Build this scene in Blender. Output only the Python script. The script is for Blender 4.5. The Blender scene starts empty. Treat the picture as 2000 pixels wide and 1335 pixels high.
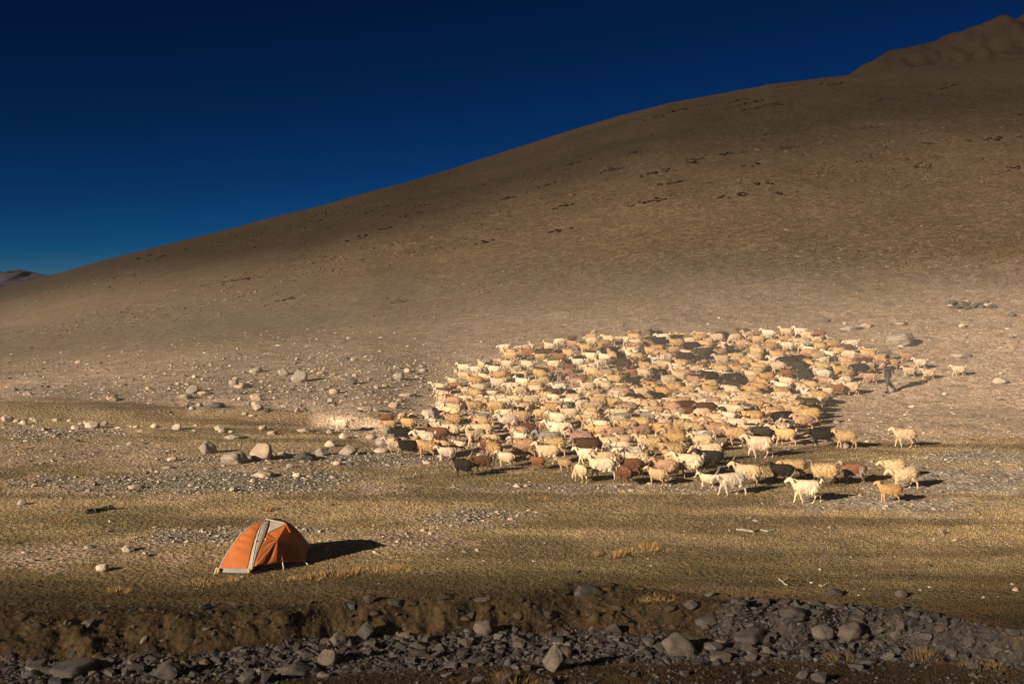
import bpy, bmesh, math, random
import numpy as np
from mathutils import Vector, Matrix, Euler

SC = bpy.context.scene
COL = SC.collection
rng = np.random.default_rng(7)
random.seed(11)

# ------------------------------------------------------------------ camera, sky, sun, exposure
EYE = 5.3            # lens height above the plain
FPX = 2222.0         # focal length in photo pixels (2000 wide) = 40 mm on 36 mm
HORIZON = 558.0
PITCH = math.atan((667.5 - HORIZON) / FPX)
cam_data = bpy.data.cameras.new('camera')
cam_data.lens = FPX / 2000 * 36
cam_data.sensor_width = 36
cam_data.clip_start = 0.1
cam_data.clip_end = 30000
cam = bpy.data.objects.new('camera', cam_data)
cam.location = (0, 0, EYE)
cam.rotation_euler = (math.pi / 2 - PITCH, 0, 0)
COL.objects.link(cam)
SC.camera = cam

SUN_EL = math.radians(18.5)
SUN_TO = Vector((-math.cos(math.radians(40)), -math.sin(math.radians(40)), 0)) * math.cos(SUN_EL) + Vector((0, 0, math.sin(SUN_EL)))
world = bpy.data.worlds.new('World')
SC.world = world
world.use_nodes = True
wn, wl = world.node_tree.nodes, world.node_tree.links
wn.clear()
sky = wn.new('ShaderNodeTexSky')
sky.sky_type = 'NISHITA'
sky.sun_disc = False
sky.sun_elevation = SUN_EL
sky.sun_rotation = math.atan2(SUN_TO.x, SUN_TO.y)
sky.altitude = 4800
sky.air_density = 0.7
sky.dust_density = 0.0
sky.ozone_density = 3.0
tint = wn.new('ShaderNodeMix'); tint.data_type = 'RGBA'; tint.blend_type = 'MULTIPLY'
tint.inputs['Factor'].default_value = 1.0
tint.inputs['B'].default_value = (0.09, 0.186, 0.203, 1)      # polarised deep blue, the whole sky alike
bg = wn.new('ShaderNodeBackground')
bg.inputs['Strength'].default_value = 0.05
wo = wn.new('ShaderNodeOutputWorld')
wl.new(sky.outputs[0], tint.inputs['A'])
gam = wn.new('ShaderNodeGamma'); gam.inputs['Gamma'].default_value = 1.75
wl.new(tint.outputs['Result'], gam.inputs['Color'])
wl.new(gam.outputs[0], bg.inputs['Color'])
wl.new(bg.outputs[0], wo.inputs['Surface'])

sun_data = bpy.data.lights.new('sun', 'SUN')
sun_data.energy = 5.0
sun_data.angle = math.radians(0.5)
sun_data.color = (1.0, 0.84, 0.65)
sun = bpy.data.objects.new('sun', sun_data)
sun.rotation_euler = SUN_TO.to_track_quat('Z', 'Y').to_euler()
sun.location = SUN_TO * 200
COL.objects.link(sun)

SC.view_settings.view_transform = 'Standard'
SC.view_settings.look = 'None'
SC.view_settings.gamma = 1
SC.view_settings.use_curve_mapping = False
SC.view_settings.exposure = 0.85
SC.render.engine = 'CYCLES'
SC.cycles.max_bounces = 5
SC.cycles.diffuse_bounces = 4
SC.cycles.glossy_bounces = 1
SC.cycles.transparent_max_bounces = 4

# ------------------------------------------------------------------ helpers
def smooth(t):
    t = np.clip(t, 0, 1)
    return t * t * (3 - 2 * t)

def _hash(i, j, seed):
    n = (i.astype(np.int64) * 374761393 + j.astype(np.int64) * 668265263 + seed * 1442695041) & 0x7fffffff
    n = ((n ^ (n >> 13)) * 1274126177) & 0x7fffffff
    return ((n ^ (n >> 16)) & 0xffff) / 65535.0

def vnoise(x, y, seed=0):
    x = np.asarray(x, float); y = np.asarray(y, float)
    i, j = np.floor(x), np.floor(y)
    fx, fy = x - i, y - j
    fx = fx * fx * (3 - 2 * fx); fy = fy * fy * (3 - 2 * fy)
    a = _hash(i, j, seed); b = _hash(i + 1, j, seed); c = _hash(i, j + 1, seed); d = _hash(i + 1, j + 1, seed)
    return (a * (1 - fx) + b * fx) * (1 - fy) + (c * (1 - fx) + d * fx) * fy

def fbm(x, y, octaves=4, seed=0):
    s, a, t = 0.0, 0.5, 0.0
    for k in range(octaves):
        s = s + a * vnoise(x * 2 ** k, y * 2 ** k, seed + k * 17); t += a; a *= 0.5
    return s / t - 0.5                      # about -0.5 .. 0.5

def props(o, label=None, cat=None, group=None, kind=None):
    if label: o['label'] = label
    if cat: o['category'] = cat
    if group: o['group'] = group
    if kind: o['kind'] = kind
    return o

def link(name, mesh, mat=None, parent=None, loc=(0, 0, 0), rot=(0, 0, 0), scale=(1, 1, 1)):
    o = bpy.data.objects.new(name, mesh)
    if mat is not None and mesh is not None and not mesh.materials:
        mesh.materials.append(mat)
    o.location, o.rotation_euler, o.scale = loc, rot, scale
    COL.objects.link(o)
    if parent: o.parent = parent
    return o

def mesh_np(name, verts, faces, smooth_shade=False, colors=None, attrs=None):
    """verts (n,3), faces (m,k) numpy arrays, one polygon size."""
    me = bpy.data.meshes.new(name)
    verts = np.ascontiguousarray(verts, np.float32); faces = np.ascontiguousarray(faces, np.int32)
    n, (m, k) = len(verts), faces.shape
    me.vertices.add(n); me.vertices.foreach_set('co', verts.ravel())
    me.loops.add(m * k); me.loops.foreach_set('vertex_index', faces.ravel())
    me.polygons.add(m)
    me.polygons.foreach_set('loop_start', np.arange(0, m * k, k, dtype=np.int32))
    me.polygons.foreach_set('use_smooth', np.full(m, bool(smooth_shade)))
    me.update(calc_edges=True)
    if colors is not None:
        at = me.color_attributes.new('Col', 'FLOAT_COLOR', 'POINT')
        c = np.ones((n, 4), np.float32); c[:, :3] = colors
        at.data.foreach_set('color', c.ravel())
    for key, val in (attrs or {}).items():
        at = me.attributes.new(key, 'FLOAT', 'POINT')
        at.data.foreach_set('value', np.asarray(val, np.float32))
    return me

def mesh_py(name, verts, faces, smooth_shade=False):
    me = bpy.data.meshes.new(name)
    me.from_pydata([tuple(v) for v in verts], [], faces)
    me.update()
    if smooth_shade:
        me.polygons.foreach_set('use_smooth', [True] * len(me.polygons))
    return me

# ------------------------------------------------------------------ terrain shape
def px_y(py, z=0.0):              # distance at which level ground of height z appears at photo row py
    return FPX * (EYE - z) / (py - HORIZON)

_bank = [  # photo column, row of the turf edge, row of the bank foot, row of the near turf
    (-700, 1190, 1320, 1350), (0, 1192, 1312, 1350), (200, 1188, 1304, 1350), (450, 1186, 1282, 1342), (600, 1180, 1262, 1334), (720, 1176, 1264, 1324),
    (900, 1166, 1236, 1312), (1050, 1152, 1252, 1306), (1190, 1142, 1240, 1304), (1330, 1152, 1250, 1300),
    (1430, 1168, 1262, 1296), (1600, 1178, 1272, 1292), (1800, 1192, 1275, 1292), (2000, 1232, 1290, 1306), (2700, 1250, 1300, 1316)]
_ba = np.array([(b[0] - 1000) / FPX for b in _bank])
_bt = np.array([px_y(b[1], -0.34) for b in _bank])
_bb = np.array([px_y(b[2], -0.80) for b in _bank])
_bn = np.array([px_y(b[3], -0.84) for b in _bank])
D1 = 260.0
_ridge = [(-1500, 600), (-400, 590), (0, 566), (110, 538), (200, 513), (400, 463), (640, 404), (900, 326), (1100, 262), (1300, 207), (1500, 170), (1640, 155), (1800, 138), (2000, 115), (2600, 90), (4000, 60)]
_rx = np.array([(p - 1000) / FPX * D1 for p, _ in _ridge])
_rz = np.array([EYE + (HORIZON - q) / FPX * D1 for _, q in _ridge])
D2 = 520.0
_ridge2 = [(-500, 700), (1000, 500), (1300, 370), (1500, 235), (1640, 160), (1700, 118), (1750, 98), (1800, 90), (1850, 74), (1940, 38), (1970, 40), (2000, 26), (2200, -30), (2800, -60), (4000, 0)]
_rx2 = np.array([(p - 1000) / FPX * D2 for p, _ in _ridge2])
_rz2 = np.array([EYE + (HORIZON - q) / FPX * D2 for _, q in _ridge2])

def bank_lines(x, y):
    a = x / np.maximum(y, 4.0)
    w = 0.95 * fbm(x * 1.0, y * 0.15 + 3, 4, 5) + 0.7 * fbm(x * 0.3, 0 * y, 2, 6)
    return np.interp(a, _ba, _bt) + 0.3 * w, np.interp(a, _ba, _bb) + w * 0.8, np.interp(a, _ba, _bn) + 0.5 * w

def bed_edge(x, y, yt, yb):
    """far edge of the bare stones: the bank foot, but the whole gravel ramp on the right."""
    a = x / np.maximum(y, 4.0)
    return yb + (yt - 0.1 - yb) * smooth((a - 0.16) / 0.05)

def height(x, y):
    x = np.asarray(x, float); y = np.asarray(y, float)
    z = -0.35 * smooth((33 - y) / 13)
    # plain relief
    near = smooth((y - 5) / 10)
    z = z + near * (0.22 * fbm(x * 0.13, y * 0.13, 3, 1) + 0.07 * fbm(x * 0.7, y * 0.7, 3, 2)) * np.clip(y / 35, 0.5, 1.3)
    # bank down to the stream bed
    yt, yb, yn = bank_lines(x, y)
    t = smooth(np.clip((yt - y) / np.maximum(yt - yb, 0.25), 0, 1) ** 1.5)
    z = z - 0.47 * t + t * (1 - t) * 4 * (0.6 * fbm(x * 1.3, y * 1.3, 2, 9) + 0.32 * fbm(x * 4.0, y * 4.0, 3, 10))
    t2 = smooth((yn - y) / 0.6)
    z = z + 0.10 * t2
    z = z + 3.7 * smooth((15.2 - y) / 13)
    # low scarp on the left of the plain
    a = x / np.maximum(y, 4.0)
    ys = np.interp(a, [-0.6, -0.45, -0.3, -0.14, -0.08], [47.5, 46.5, 45.5, 42.5, 41]) + 1.2 * fbm(x * 0.25, 0 * y, 2, 21)
    z = z + 0.38 * smooth((y - ys) / 0.9) * smooth((-0.06 - a) / 0.08)
    # hummock on the right, terrace line in front
    z = z + 0.22 * smooth(1 - np.hypot((x - 3.9) / 0.9, (y - 19.6) / 0.45)) * 1.0
    # hill
    u = (y - 50) / (D1 - 50)
    uc = np.clip(u, 0, 1)
    p = 1.15 * uc ** 1.15 - 0.15 * uc ** 5
    v = np.clip(u - 1, 0, None)
    p = p + np.where(v < 0.2, 0.57 * v - 2.925 * v * v, -0.003 - 0.6 * (v - 0.2))
    p = np.maximum(p, 0)
    xe = x * D1 / np.clip(y, 45, D1)              # the hill fans out from the valley mouth
    h = np.interp(xe, _rx, _rz) * p
    rough = smooth((y - 60) / 60)
    h = h + rough * (2.8 * fbm(x * 0.022, y * 0.014, 3, 31) + 0.25 * fbm(x * 0.3, y * 0.3, 3, 32)) * np.clip(h / 12, 0.05, 1) * (1 - 0.7 * smooth((y - 200) / 60))
    # far right rocky hill
    q = np.clip(1 - np.abs(y - D2) / 210, 0, 1)
    zr2 = np.interp(x, _rx2, _rz2)
    crag = 9 * fbm(x * 0.03, y * 0.03, 5, 41) + 8 * np.abs(fbm(x * 0.09, y * 0.06, 4, 44)) + 5 * fbm(x * 0.22, y * 0.2, 3, 47)
    h2 = np.maximum(zr2, 0) * q ** 0.8 + crag * smooth(q * 3) * smooth(zr2 / 40) * (1 - 0.6 * smooth((y - 480) / 40))
    far = smooth((y - 300) / 60)
    h = np.where(y > 300, np.maximum(h, h2 * far), h)
    return z + h - 8 * smooth((y - 700) / 800)

def h1(x, y):
    return float(height(np.array([x]), np.array([y]))[0])

CP, SP = math.cos(PITCH), math.sin(PITCH)
def ground_at(px, py):
    """walk a sight line down to the terrain; returns the world point."""
    cx, cy = (px - 1000) / FPX, (667.5 - py) / FPX
    d = np.array([cx, CP + SP * cy, -SP + CP * cy])
    ts = np.concatenate([np.arange(10, 90, 0.05), np.arange(90, 700, 0.5)])
    P = np.array([0, 0, EYE]) + ts[:, None] * d
    gap = P[:, 2] - height(P[:, 0], P[:, 1])
    i = int(np.argmax(gap < 0))
    if i == 0: i = len(ts) - 1
    g0, g1 = gap[i - 1], gap[i]
    t = ts[i - 1] + (ts[i] - ts[i - 1]) * g0 / (g0 - g1)
    p = np.array([0, 0, EYE]) + t * d
    return Vector((p[0], p[1], h1(p[0], p[1])))

def project(x, y, z):
    yy = y * CP - (z - EYE) * SP
    zz = y * SP + (z - EYE) * CP
    return 1000 + FPX * x / yy, 667.5 - FPX * zz / yy

# ------------------------------------------------------------------ what covers the ground where
def lin(r, g, b): return np.array([r, g, b], float)
_turf = [(-500, 790), (0, 796), (250, 800), (480, 815), (650, 832), (760, 868), (880, 892), (1000, 890), (1150, 876), (1300, 872), (1600, 866), (2000, 858), (2600, 850)]
_ta = np.array([(p - 1000) / FPX for p, _ in _turf]); _ty = np.array([px_y(q) for _, q in _turf])
def _patch(x, y, px, py, rx, ry, seed):
    cy = px_y(py, -0.1); cx = (px - 1000) / FPX * cy
    d = np.hypot((x - cx) / rx, (y - cy) / ry) + 1.7 * fbm(x * 0.6, y * 0.6, 4, seed) + 0.9 * fbm(x * 3.1, y * 3.1, 3, seed + 3)
    return smooth((1.2 - d) / 0.75)

def cover(x, y):
    """colour of the ground (albedo), weight of loose stones, weight of grass."""
    a = x / np.maximum(y, 4.0)
    n1 = fbm(x * 0.25, y * 0.25, 4, 51); n2 = fbm(x * 1.1, y * 1.1, 4, 52); n3 = fbm(x * 0.06, y * 0.06, 4, 53)
    yT = np.interp(a, _ta, _ty)
    turf = smooth((yT - y) / 3.0 + 0.5 + 1.6 * n1 + 1.2 * n2)
    dirt = np.zeros_like(x); grav = np.zeros_like(x); pale = np.zeros_like(x)
    for (px, py, rx, ry, s) in [(70, 885, 5.0, 3.0, 61), (560, 905, 6.0, 2.6, 62), (420, 945, 5.0, 2.0, 63), (60, 1075, 3.0, 1.2, 69), (700, 1045, 2.2, 0.9, 73)]:
        dirt = np.maximum(dirt, _patch(x, y, px, py, rx, ry, s))
    for (px, py, rx, ry, s) in [(400, 945, 5.5, 1.7, 64), (640, 900, 4.0, 1.5, 65), (395, 1042, 1.5, 0.9, 66), (880, 1005, 2.2, 1.0, 67), (1180, 957, 4.2, 0.7, 68), (60, 850, 3.5, 2.0, 70), (560, 1028, 1.2, 0.35, 75)]:
        grav = np.maximum(grav, _patch(x, y, px, py, rx, ry, s))
    for (px, py, rx, ry, s) in [(1740, 985, 2.3, 1.1, 71), (1900, 945, 4.0, 2.0, 72), (1980, 905, 4.0, 2.5, 74)]:
        pale = np.maximum(pale, _patch(x, y, px, py, rx, ry, s))
    olive, gold, brown = lin(.170, .132, .069), lin(.33, .25, .135), lin(.125, .082, .046)
    n4 = fbm(x * 0.22 + 0.3 * y, y * 1.1, 4, 54)                     # streaks along the slope
    g = smooth(0.5 + 1.3 * n1 + 1.1 * n2 + 1.9 * n4)[..., None]
    turf_c = olive * (1 - g) + gold * g
    b = smooth(0.24 + 2.2 * n3 + 0.8 * n2 - 1.6 * n4 + 0.8 * smooth(1 - np.abs(yT - 1 - y) / 3.5))[..., None]
    turf_c = turf_c * (1 - b * 0.75) + brown * b * 0.75
    # nearer the stream the turf darkens: dim foreground light put into its colour
    near_dim = smooth((26.0 - y + 1.5 * n1 + 1.5 * n2) / 7.5)[..., None]
    turf_c = turf_c * (1 - near_dim) + lin(.040, .027, .0125) * (0.7 + 0.8 * g) * near_dim
    dust = lin(.49, .365, .258) * (1 + 0.3 * n1 + 0.25 * n2)[..., None]
    # grey scree band on the left, pale fan on the right
    grey_w = smooth((y - 46) / 6) * smooth((0.02 - a) / 0.14) * smooth(0.75 + 1.6 * n3 + 0.5 * n1)
    track = smooth(1 - np.abs(y - (57 + 52 * (a + 0.45) + 4 * n3)) / 4.5) * smooth((-0.20 - a) / 0.06)
    grey_w = grey_w * (1 - 0.9 * track)
    scree = lin(.23, .185, .135) * (1 + 0.5 * n2)[..., None]
    base = dust * (1 - grey_w[..., None]) + scree * grey_w[..., None]
    # up the hill: brown ground, the dimmer light on the upper slope put into its colour
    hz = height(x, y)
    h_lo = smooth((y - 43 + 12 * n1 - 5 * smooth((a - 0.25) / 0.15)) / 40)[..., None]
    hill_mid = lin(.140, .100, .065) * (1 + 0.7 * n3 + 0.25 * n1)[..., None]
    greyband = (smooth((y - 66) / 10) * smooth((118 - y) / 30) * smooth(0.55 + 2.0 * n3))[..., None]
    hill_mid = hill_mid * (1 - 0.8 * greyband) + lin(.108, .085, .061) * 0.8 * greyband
    dim_w = smooth((y - 84 + 50 * n3 - 30 * smooth((-0.2 - a) / 0.2)) / 85)[..., None]
    hill_c = hill_mid * (1 - dim_w) + lin(.036, .0265, .0185) * ((1 + 0.5 * n3) * (1 - 0.35 * smooth((y - 280) / 60)))[..., None] * dim_w
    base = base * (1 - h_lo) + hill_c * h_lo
    # plain cover over it
    T = turf * (1 - 0.9 * dirt) * (1 - 0.85 * grav) * (1 - 0.95 * pale)
    low = np.where((y < 75)[..., None], 1.0, 0.0)
    dirt_c = lin(.27, .20, .135) * (1 + 0.5 * n2)[..., None]
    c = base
    c = c * (1 - dirt[..., None] * 0.8) + dirt_c * dirt[..., None] * 0.8
    c = c * (1 - grav[..., None] * 0.85) + lin(.165, .145, .12) * grav[..., None] * 0.85
    c = c * (1 - pale[..., None] * 0.9) + lin(.33, .29, .23) * pale[..., None] * 0.9
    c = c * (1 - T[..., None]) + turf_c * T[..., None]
    # stream bank and bed
    yt, yb, yn = bank_lines(x, y)
    yb = bed_edge(x, y, yt, yb)
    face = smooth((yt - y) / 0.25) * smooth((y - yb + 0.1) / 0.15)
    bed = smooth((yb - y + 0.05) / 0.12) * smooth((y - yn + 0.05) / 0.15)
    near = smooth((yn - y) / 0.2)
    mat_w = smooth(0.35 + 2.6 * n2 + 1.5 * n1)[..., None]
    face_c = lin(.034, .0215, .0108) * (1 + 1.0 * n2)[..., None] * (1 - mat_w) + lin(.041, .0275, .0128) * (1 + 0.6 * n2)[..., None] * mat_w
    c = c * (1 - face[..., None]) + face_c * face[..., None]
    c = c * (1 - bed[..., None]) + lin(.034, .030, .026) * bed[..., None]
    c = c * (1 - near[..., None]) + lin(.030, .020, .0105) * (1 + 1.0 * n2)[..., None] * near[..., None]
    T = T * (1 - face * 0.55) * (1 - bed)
    stones = np.clip(grav + 0.55 * pale + 0.3 * dirt + (1 - turf) * (0.35 + 0.6 * grey_w) * (y > 30), 0, 1) * (1 - bed) * (1 - near * 0.5) * (1 - face)
    rock = np.clip(1 - T, 0, 1)
    return np.clip(c, 0.004, 0.8), stones, T, rock, bed

# ------------------------------------------------------------------ materials
def new_mat(name, rough=0.9, spec=0.15):
    m = bpy.data.materials.new(name); m.use_nodes = True
    n, l = m.node_tree.nodes, m.node_tree.links
    b = n['Principled BSDF']
    b.inputs['Roughness'].default_value = rough
    b.inputs['Specular IOR Level'].default_value = spec
    return m, n, l, b

def node(n, t, **kw):
    x = n.new(t)
    for k, v in kw.items():
        if k in x.inputs: x.inputs[k].default_value = v
        else: setattr(x, k, v)
    return x

def mixrgb(n, l, a, b, fac, mode='MIX'):
    m = n.new('ShaderNodeMix'); m.data_type = 'RGBA'; m.blend_type = mode
    for key, v in (('A', a), ('B', b), ('Factor', fac)):
        if isinstance(v, bpy.types.NodeSocket): l.new(v, m.inputs[key])
        else: m.inputs[key].default_value = v
    return m.outputs['Result']

def ramp(n, l, src, lo, hi, c0=(0, 0, 0, 1), c1=(1, 1, 1, 1)):
    r = n.new('ShaderNodeValToRGB')
    r.color_ramp.elements[0].position, r.color_ramp.elements[1].position = lo, hi
    r.color_ramp.elements[0].color, r.color_ramp.elements[1].color = c0, c1
    l.new(src, r.inputs[0]); return r.outputs[0]

def mat_ground():
    m, n, l, b = new_mat('ground_cover', 0.95, 0.08)
    col = node(n, 'ShaderNodeVertexColor', layer_name='Col')
    rock = node(n, 'ShaderNodeAttribute', attribute_name='rock')
    geo = n.new('ShaderNodeNewGeometry')
    fine = node(n, 'ShaderNodeTexNoise', Scale=7.0, Detail=6.0, Roughness=0.75); l.new(geo.outputs['Position'], fine.inputs['Vector'])
    mid = node(n, 'ShaderNodeTexNoise', Scale=1.3, Detail=5.0, Roughness=0.7); l.new(geo.outputs['Position'], mid.inputs['Vector'])
    vor = node(n, 'ShaderNodeTexVoronoi', Scale=9.0); l.new(geo.outputs['Position'], vor.inputs['Vector'])
    vor2 = node(n, 'ShaderNodeTexVoronoi', Scale=2.6); l.new(geo.outputs['Position'], vor2.inputs['Vector'])
    f1 = ramp(n, l, fine.outputs['Fac'], 0.28, 0.72, (.66, .66, .66, 1), (1.38, 1.38, 1.38, 1))
    f2 = ramp(n, l, mid.outputs['Fac'], 0.3, 0.7, (.78, .78, .78, 1), (1.22, 1.22, 1.22, 1))
    sp1 = ramp(n, l, vor.outputs['Color'], 0.05, 0.95, (.55, .55, .56, 1), (1.45, 1.42, 1.38, 1))
    sp2 = ramp(n, l, vor2.outputs['Color'], 0.05, 0.95, (.72, .71, .70, 1), (1.28, 1.27, 1.25, 1))
    c = mixrgb(n, l, col.outputs['Color'], f1, 1.0, 'MULTIPLY')
    c = mixrgb(n, l, c, f2, 1.0, 'MULTIPLY')
    g = mixrgb(n, l, c, sp1, 1.0, 'MULTIPLY')
    g = mixrgb(n, l, g, sp2, 1.0, 'MULTIPLY')
    c = mixrgb(n, l, c, g, rock.outputs['Fac'])
    l.new(c, b.inputs['Base Color'])
    bump = node(n, 'ShaderNodeBump', Strength=0.75, Distance=0.06)
    add = node(n, 'ShaderNodeMath', operation='ADD')
    l.new(fine.outputs['Fac'], add.inputs[0]); l.new(vor.outputs['Distance'], add.inputs[1])
    l.new(add.outputs[0], bump.inputs['Height']); l.new(bump.outputs[0], b.inputs['Normal'])
    return m

def mat_vcol(name, rough=0.9, var=0.35, scale=20.0):
    m, n, l, b = new_mat(name, rough, 0.12)
    col = node(n, 'ShaderNodeVertexColor', layer_name='Col')
    geo = n.new('ShaderNodeNewGeometry')
    no = node(n, 'ShaderNodeTexNoise', Scale=scale, Detail=3.0); l.new(geo.outputs['Position'], no.inputs['Vector'])
    f = ramp(n, l, no.outputs['Fac'], 0.3, 0.7, (1 - var,) * 3 + (1,), (1 + var,) * 3 + (1,))
    l.new(mixrgb(n, l, col.outputs['Color'], f, 1.0, 'MULTIPLY'), b.inputs['Base Color'])
    return m

def mat_stone():
    """stone: object colour with lichen blotches, grain and fine relief."""
    m, n, l, b = new_mat('stone', 0.85, 0.2)
    oi = n.new('ShaderNodeObjectInfo')
    tc = n.new('ShaderNodeTexCoord')
    geo = n.new('ShaderNodeNewGeometry')
    n1 = node(n, 'ShaderNodeTexNoise', Scale=4.0, Detail=6.0, Roughness=0.7); l.new(geo.outputs['Position'], n1.inputs['Vector'])
    n2 = node(n, 'ShaderNodeTexNoise', Scale=38.0, Detail=3.0); l.new(geo.outputs['Position'], n2.inputs['Vector'])
    f1 = ramp(n, l, n1.outputs['Fac'], 0.3, 0.7, (.66, .65, .64, 1), (1.3, 1.27, 1.22, 1))
    f2 = ramp(n, l, n2.outputs['Fac'], 0.3, 0.7, (.72, .72, .72, 1), (1.28, 1.28, 1.28, 1))
    c = mixrgb(n, l, oi.outputs['Color'], f1, 1.0, 'MULTIPLY')
    c = mixrgb(n, l, c, f2, 1.0, 'MULTIPLY')
    l.new(c, b.inputs['Base Color'])
    bump = node(n, 'ShaderNodeBump', Strength=0.5, Distance=0.02)
    l.new(n2.outputs['Fac'], bump.inputs['Height']); l.new(bump.outputs[0], b.inputs['Normal'])
    return m

def mat_fur():
    """coat: object colour, per-animal blotches (object alpha says how piebald), paler or darker face and legs."""
    m, n, l, b = new_mat('fur', 0.95, 0.05)
    oi = n.new('ShaderNodeObjectInfo')
    tc = n.new('ShaderNodeTexCoord')
    tone = node(n, 'ShaderNodeAttribute', attribute_name='tone')
    off = node(n, 'ShaderNodeVectorMath', operation='ADD')
    comb = n.new('ShaderNodeCombineXYZ')
    mul = node(n, 'ShaderNodeMath', operation='MULTIPLY'); mul.inputs[1].default_value = 57.0
    l.new(oi.outputs['Random'], mul.inputs[0])
    for k in range(3): l.new(mul.outputs[0], comb.inputs[k])
    l.new(tc.outputs['Object'], off.inputs[0]); l.new(comb.outputs[0], off.inputs[1])
    blot = node(n, 'ShaderNodeTexNoise', Scale=3.6, Detail=2.0); l.new(off.outputs[0], blot.inputs['Vector'])
    fine = node(n, 'ShaderNodeTexNoise', Scale=26.0, Detail=4.0, Roughness=0.7); l.new(off.outputs[0], fine.inputs['Vector'])
    soft = node(n, 'ShaderNodeTexNoise', Scale=5.0, Detail=2.0); l.new(off.outputs[0], soft.inputs['Vector'])
    f = ramp(n, l, fine.outputs['Fac'], 0.3, 0.7, (.84, .81, .77, 1), (1.10, 1.10, 1.10, 1))
    s = ramp(n, l, soft.outputs['Fac'], 0.3, 0.72, (.90, .83, .72, 1), (1.08, 1.08, 1.08, 1))
    c = mixrgb(n, l, oi.outputs['Color'], s, 1.0, 'MULTIPLY')
    c = mixrgb(n, l, c, f, 1.0, 'MULTIPLY')
    # piebald
    sub = node(n, 'ShaderNodeMath', operation='SUBTRACT'); l.new(blot.outputs['Fac'], sub.inputs[0]); l.new(oi.outputs['Alpha'], sub.inputs[1])
    pm = node(n, 'ShaderNodeMath', operation='MULTIPLY', use_clamp=True); pm.inputs[1].default_value = 18.0
    l.new(sub.outputs[0], pm.inputs[0])
    inv = node(n, 'ShaderNodeInvert'); l.new(oi.outputs['Color'], inv.inputs['Color'])
    dark = mixrgb(n, l, inv.outputs[0], (.20, .12, .07, 1), 0.75)
    c = mixrgb(n, l, c, dark, pm.outputs[0])
    # bare face and legs
    face = mixrgb(n, l, c, (1.05, 1.0, .95, 1), 1.0, 'MULTIPLY')
    face = mixrgb(n, l, face, (.55, .45, .36, 1), 0.25)
    face = mixrgb(n, l, c, face, 0.6)
    face = mixrgb(n, l, face, (.06, .038, .026, 1), oi.outputs['Object Index'])   # index 1: dark-faced
    c = mixrgb(n, l, face, c, tone.outputs['Fac'])
    l.new(c, b.inputs['Base Color'])
    bump = node(n, 'ShaderNodeBump', Strength=0.9, Distance=0.03)
    l.new(fine.outputs['Fac'], bump.inputs['Height']); l.new(bump.outputs[0], b.inputs['Normal'])
    return m

def mat_plain(name, color, rough=0.8, var=0.2, scale=12.0, bump_s=0.0, trans=0.0, coord='Object', spec=0.2):
    m, n, l, b = new_mat(name, rough, spec)
    tc = n.new('ShaderNodeTexCoord')
    no = node(n, 'ShaderNodeTexNoise', Scale=scale, Detail=4.0); l.new(tc.outputs[coord], no.inputs['Vector'])
    c = tuple(color) + (1,)
    f = ramp(n, l, no.outputs['Fac'], 0.3, 0.7, (1 - var,) * 3 + (1,), (1 + var,) * 3 + (1,))
    l.new(mixrgb(n, l, c, f, 1.0, 'MULTIPLY'), b.inputs['Base Color'])
    if bump_s:
        bp = node(n, 'ShaderNodeBump', Strength=bump_s, Distance=0.02); l.new(no.outputs['Fac'], bp.inputs['Height']); l.new(bp.outputs[0], b.inputs['Normal'])
    if trans:
        out = n['Material Output']
        tr = n.new('ShaderNodeBsdfTranslucent'); tr.inputs['Color'].default_value = c
        mx = n.new('ShaderNodeMixShader'); mx.inputs[0].default_value = trans
        l.new(b.outputs[0], mx.inputs[1]); l.new(tr.outputs[0], mx.inputs[2]); l.new(mx.outputs[0], out.inputs['Surface'])
    return m

M_GROUND = mat_ground()
M_STUFF = mat_vcol('loose_stone', 0.88, 0.3, 30.0)
M_GRASS = mat_vcol('dry_grass', 0.9, 0.25, 3.0)
M_STONE = mat_stone()
M_FUR = mat_fur()
M_HORN = mat_plain('horn', (.20, .15, .10), 0.6, 0.35, 30.0)

# ------------------------------------------------------------------ ground sheet
def build_ground():
    front = np.radians(np.linspace(-30, 30, 421))
    side = np.radians(np.concatenate([np.linspace(30, 180, 46)[1:], np.linspace(-180, -30, 46)[1:-1]]))
    ang = np.concatenate([front, side])
    r = np.concatenate([np.linspace(1.5, 16, 20)[:-1], np.arange(16, 26, 0.055), np.geomspace(26, 78, 280)[:-1], np.geomspace(78, 310, 170)[:-1],
                        np.geomspace(310, 620, 90)[:-1], np.geomspace(620, 9000, 24)])
    A, R = np.meshgrid(ang, r)
    X, Y = R * np.sin(A), R * np.cos(A)
    Z = height(X, Y)
    V = np.stack([X, Y, Z], -1).reshape(-1, 3)
    V = np.vstack([V, [[0, 0, h1(0, 0)]]])
    nr, na = len(r), len(ang)
    i, j = np.meshgrid(np.arange(nr - 1), np.arange(na), indexing='ij')
    j2 = (j + 1) % na
    F = np.stack([i * na + j, i * na + j2, (i + 1) * na + j2, (i + 1) * na + j], -1).reshape(-1, 4)
    c, st, T, rock, bed = cover(V[:, 0], V[:, 1])
    me = mesh_np('ground', V, F[:, ::-1], True, c, {'rock': rock})
    bm = bmesh.new(); bm.from_mesh(me); bm.verts.ensure_lookup_table()
    for k in range(na):
        bm.faces.new((bm.verts[len(V) - 1], bm.verts[(k + 1) % na], bm.verts[k]))
    bmesh.ops.recalc_face_normals(bm, faces=list(bm.faces)); bm.to_mesh(me); bm.free()
    o = link('ground', me, M_GROUND)
    return props(o, 'dusty valley floor with dry turf rising into a bare brown hillside', 'ground', kind='structure')
GROUND = build_ground()

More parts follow.
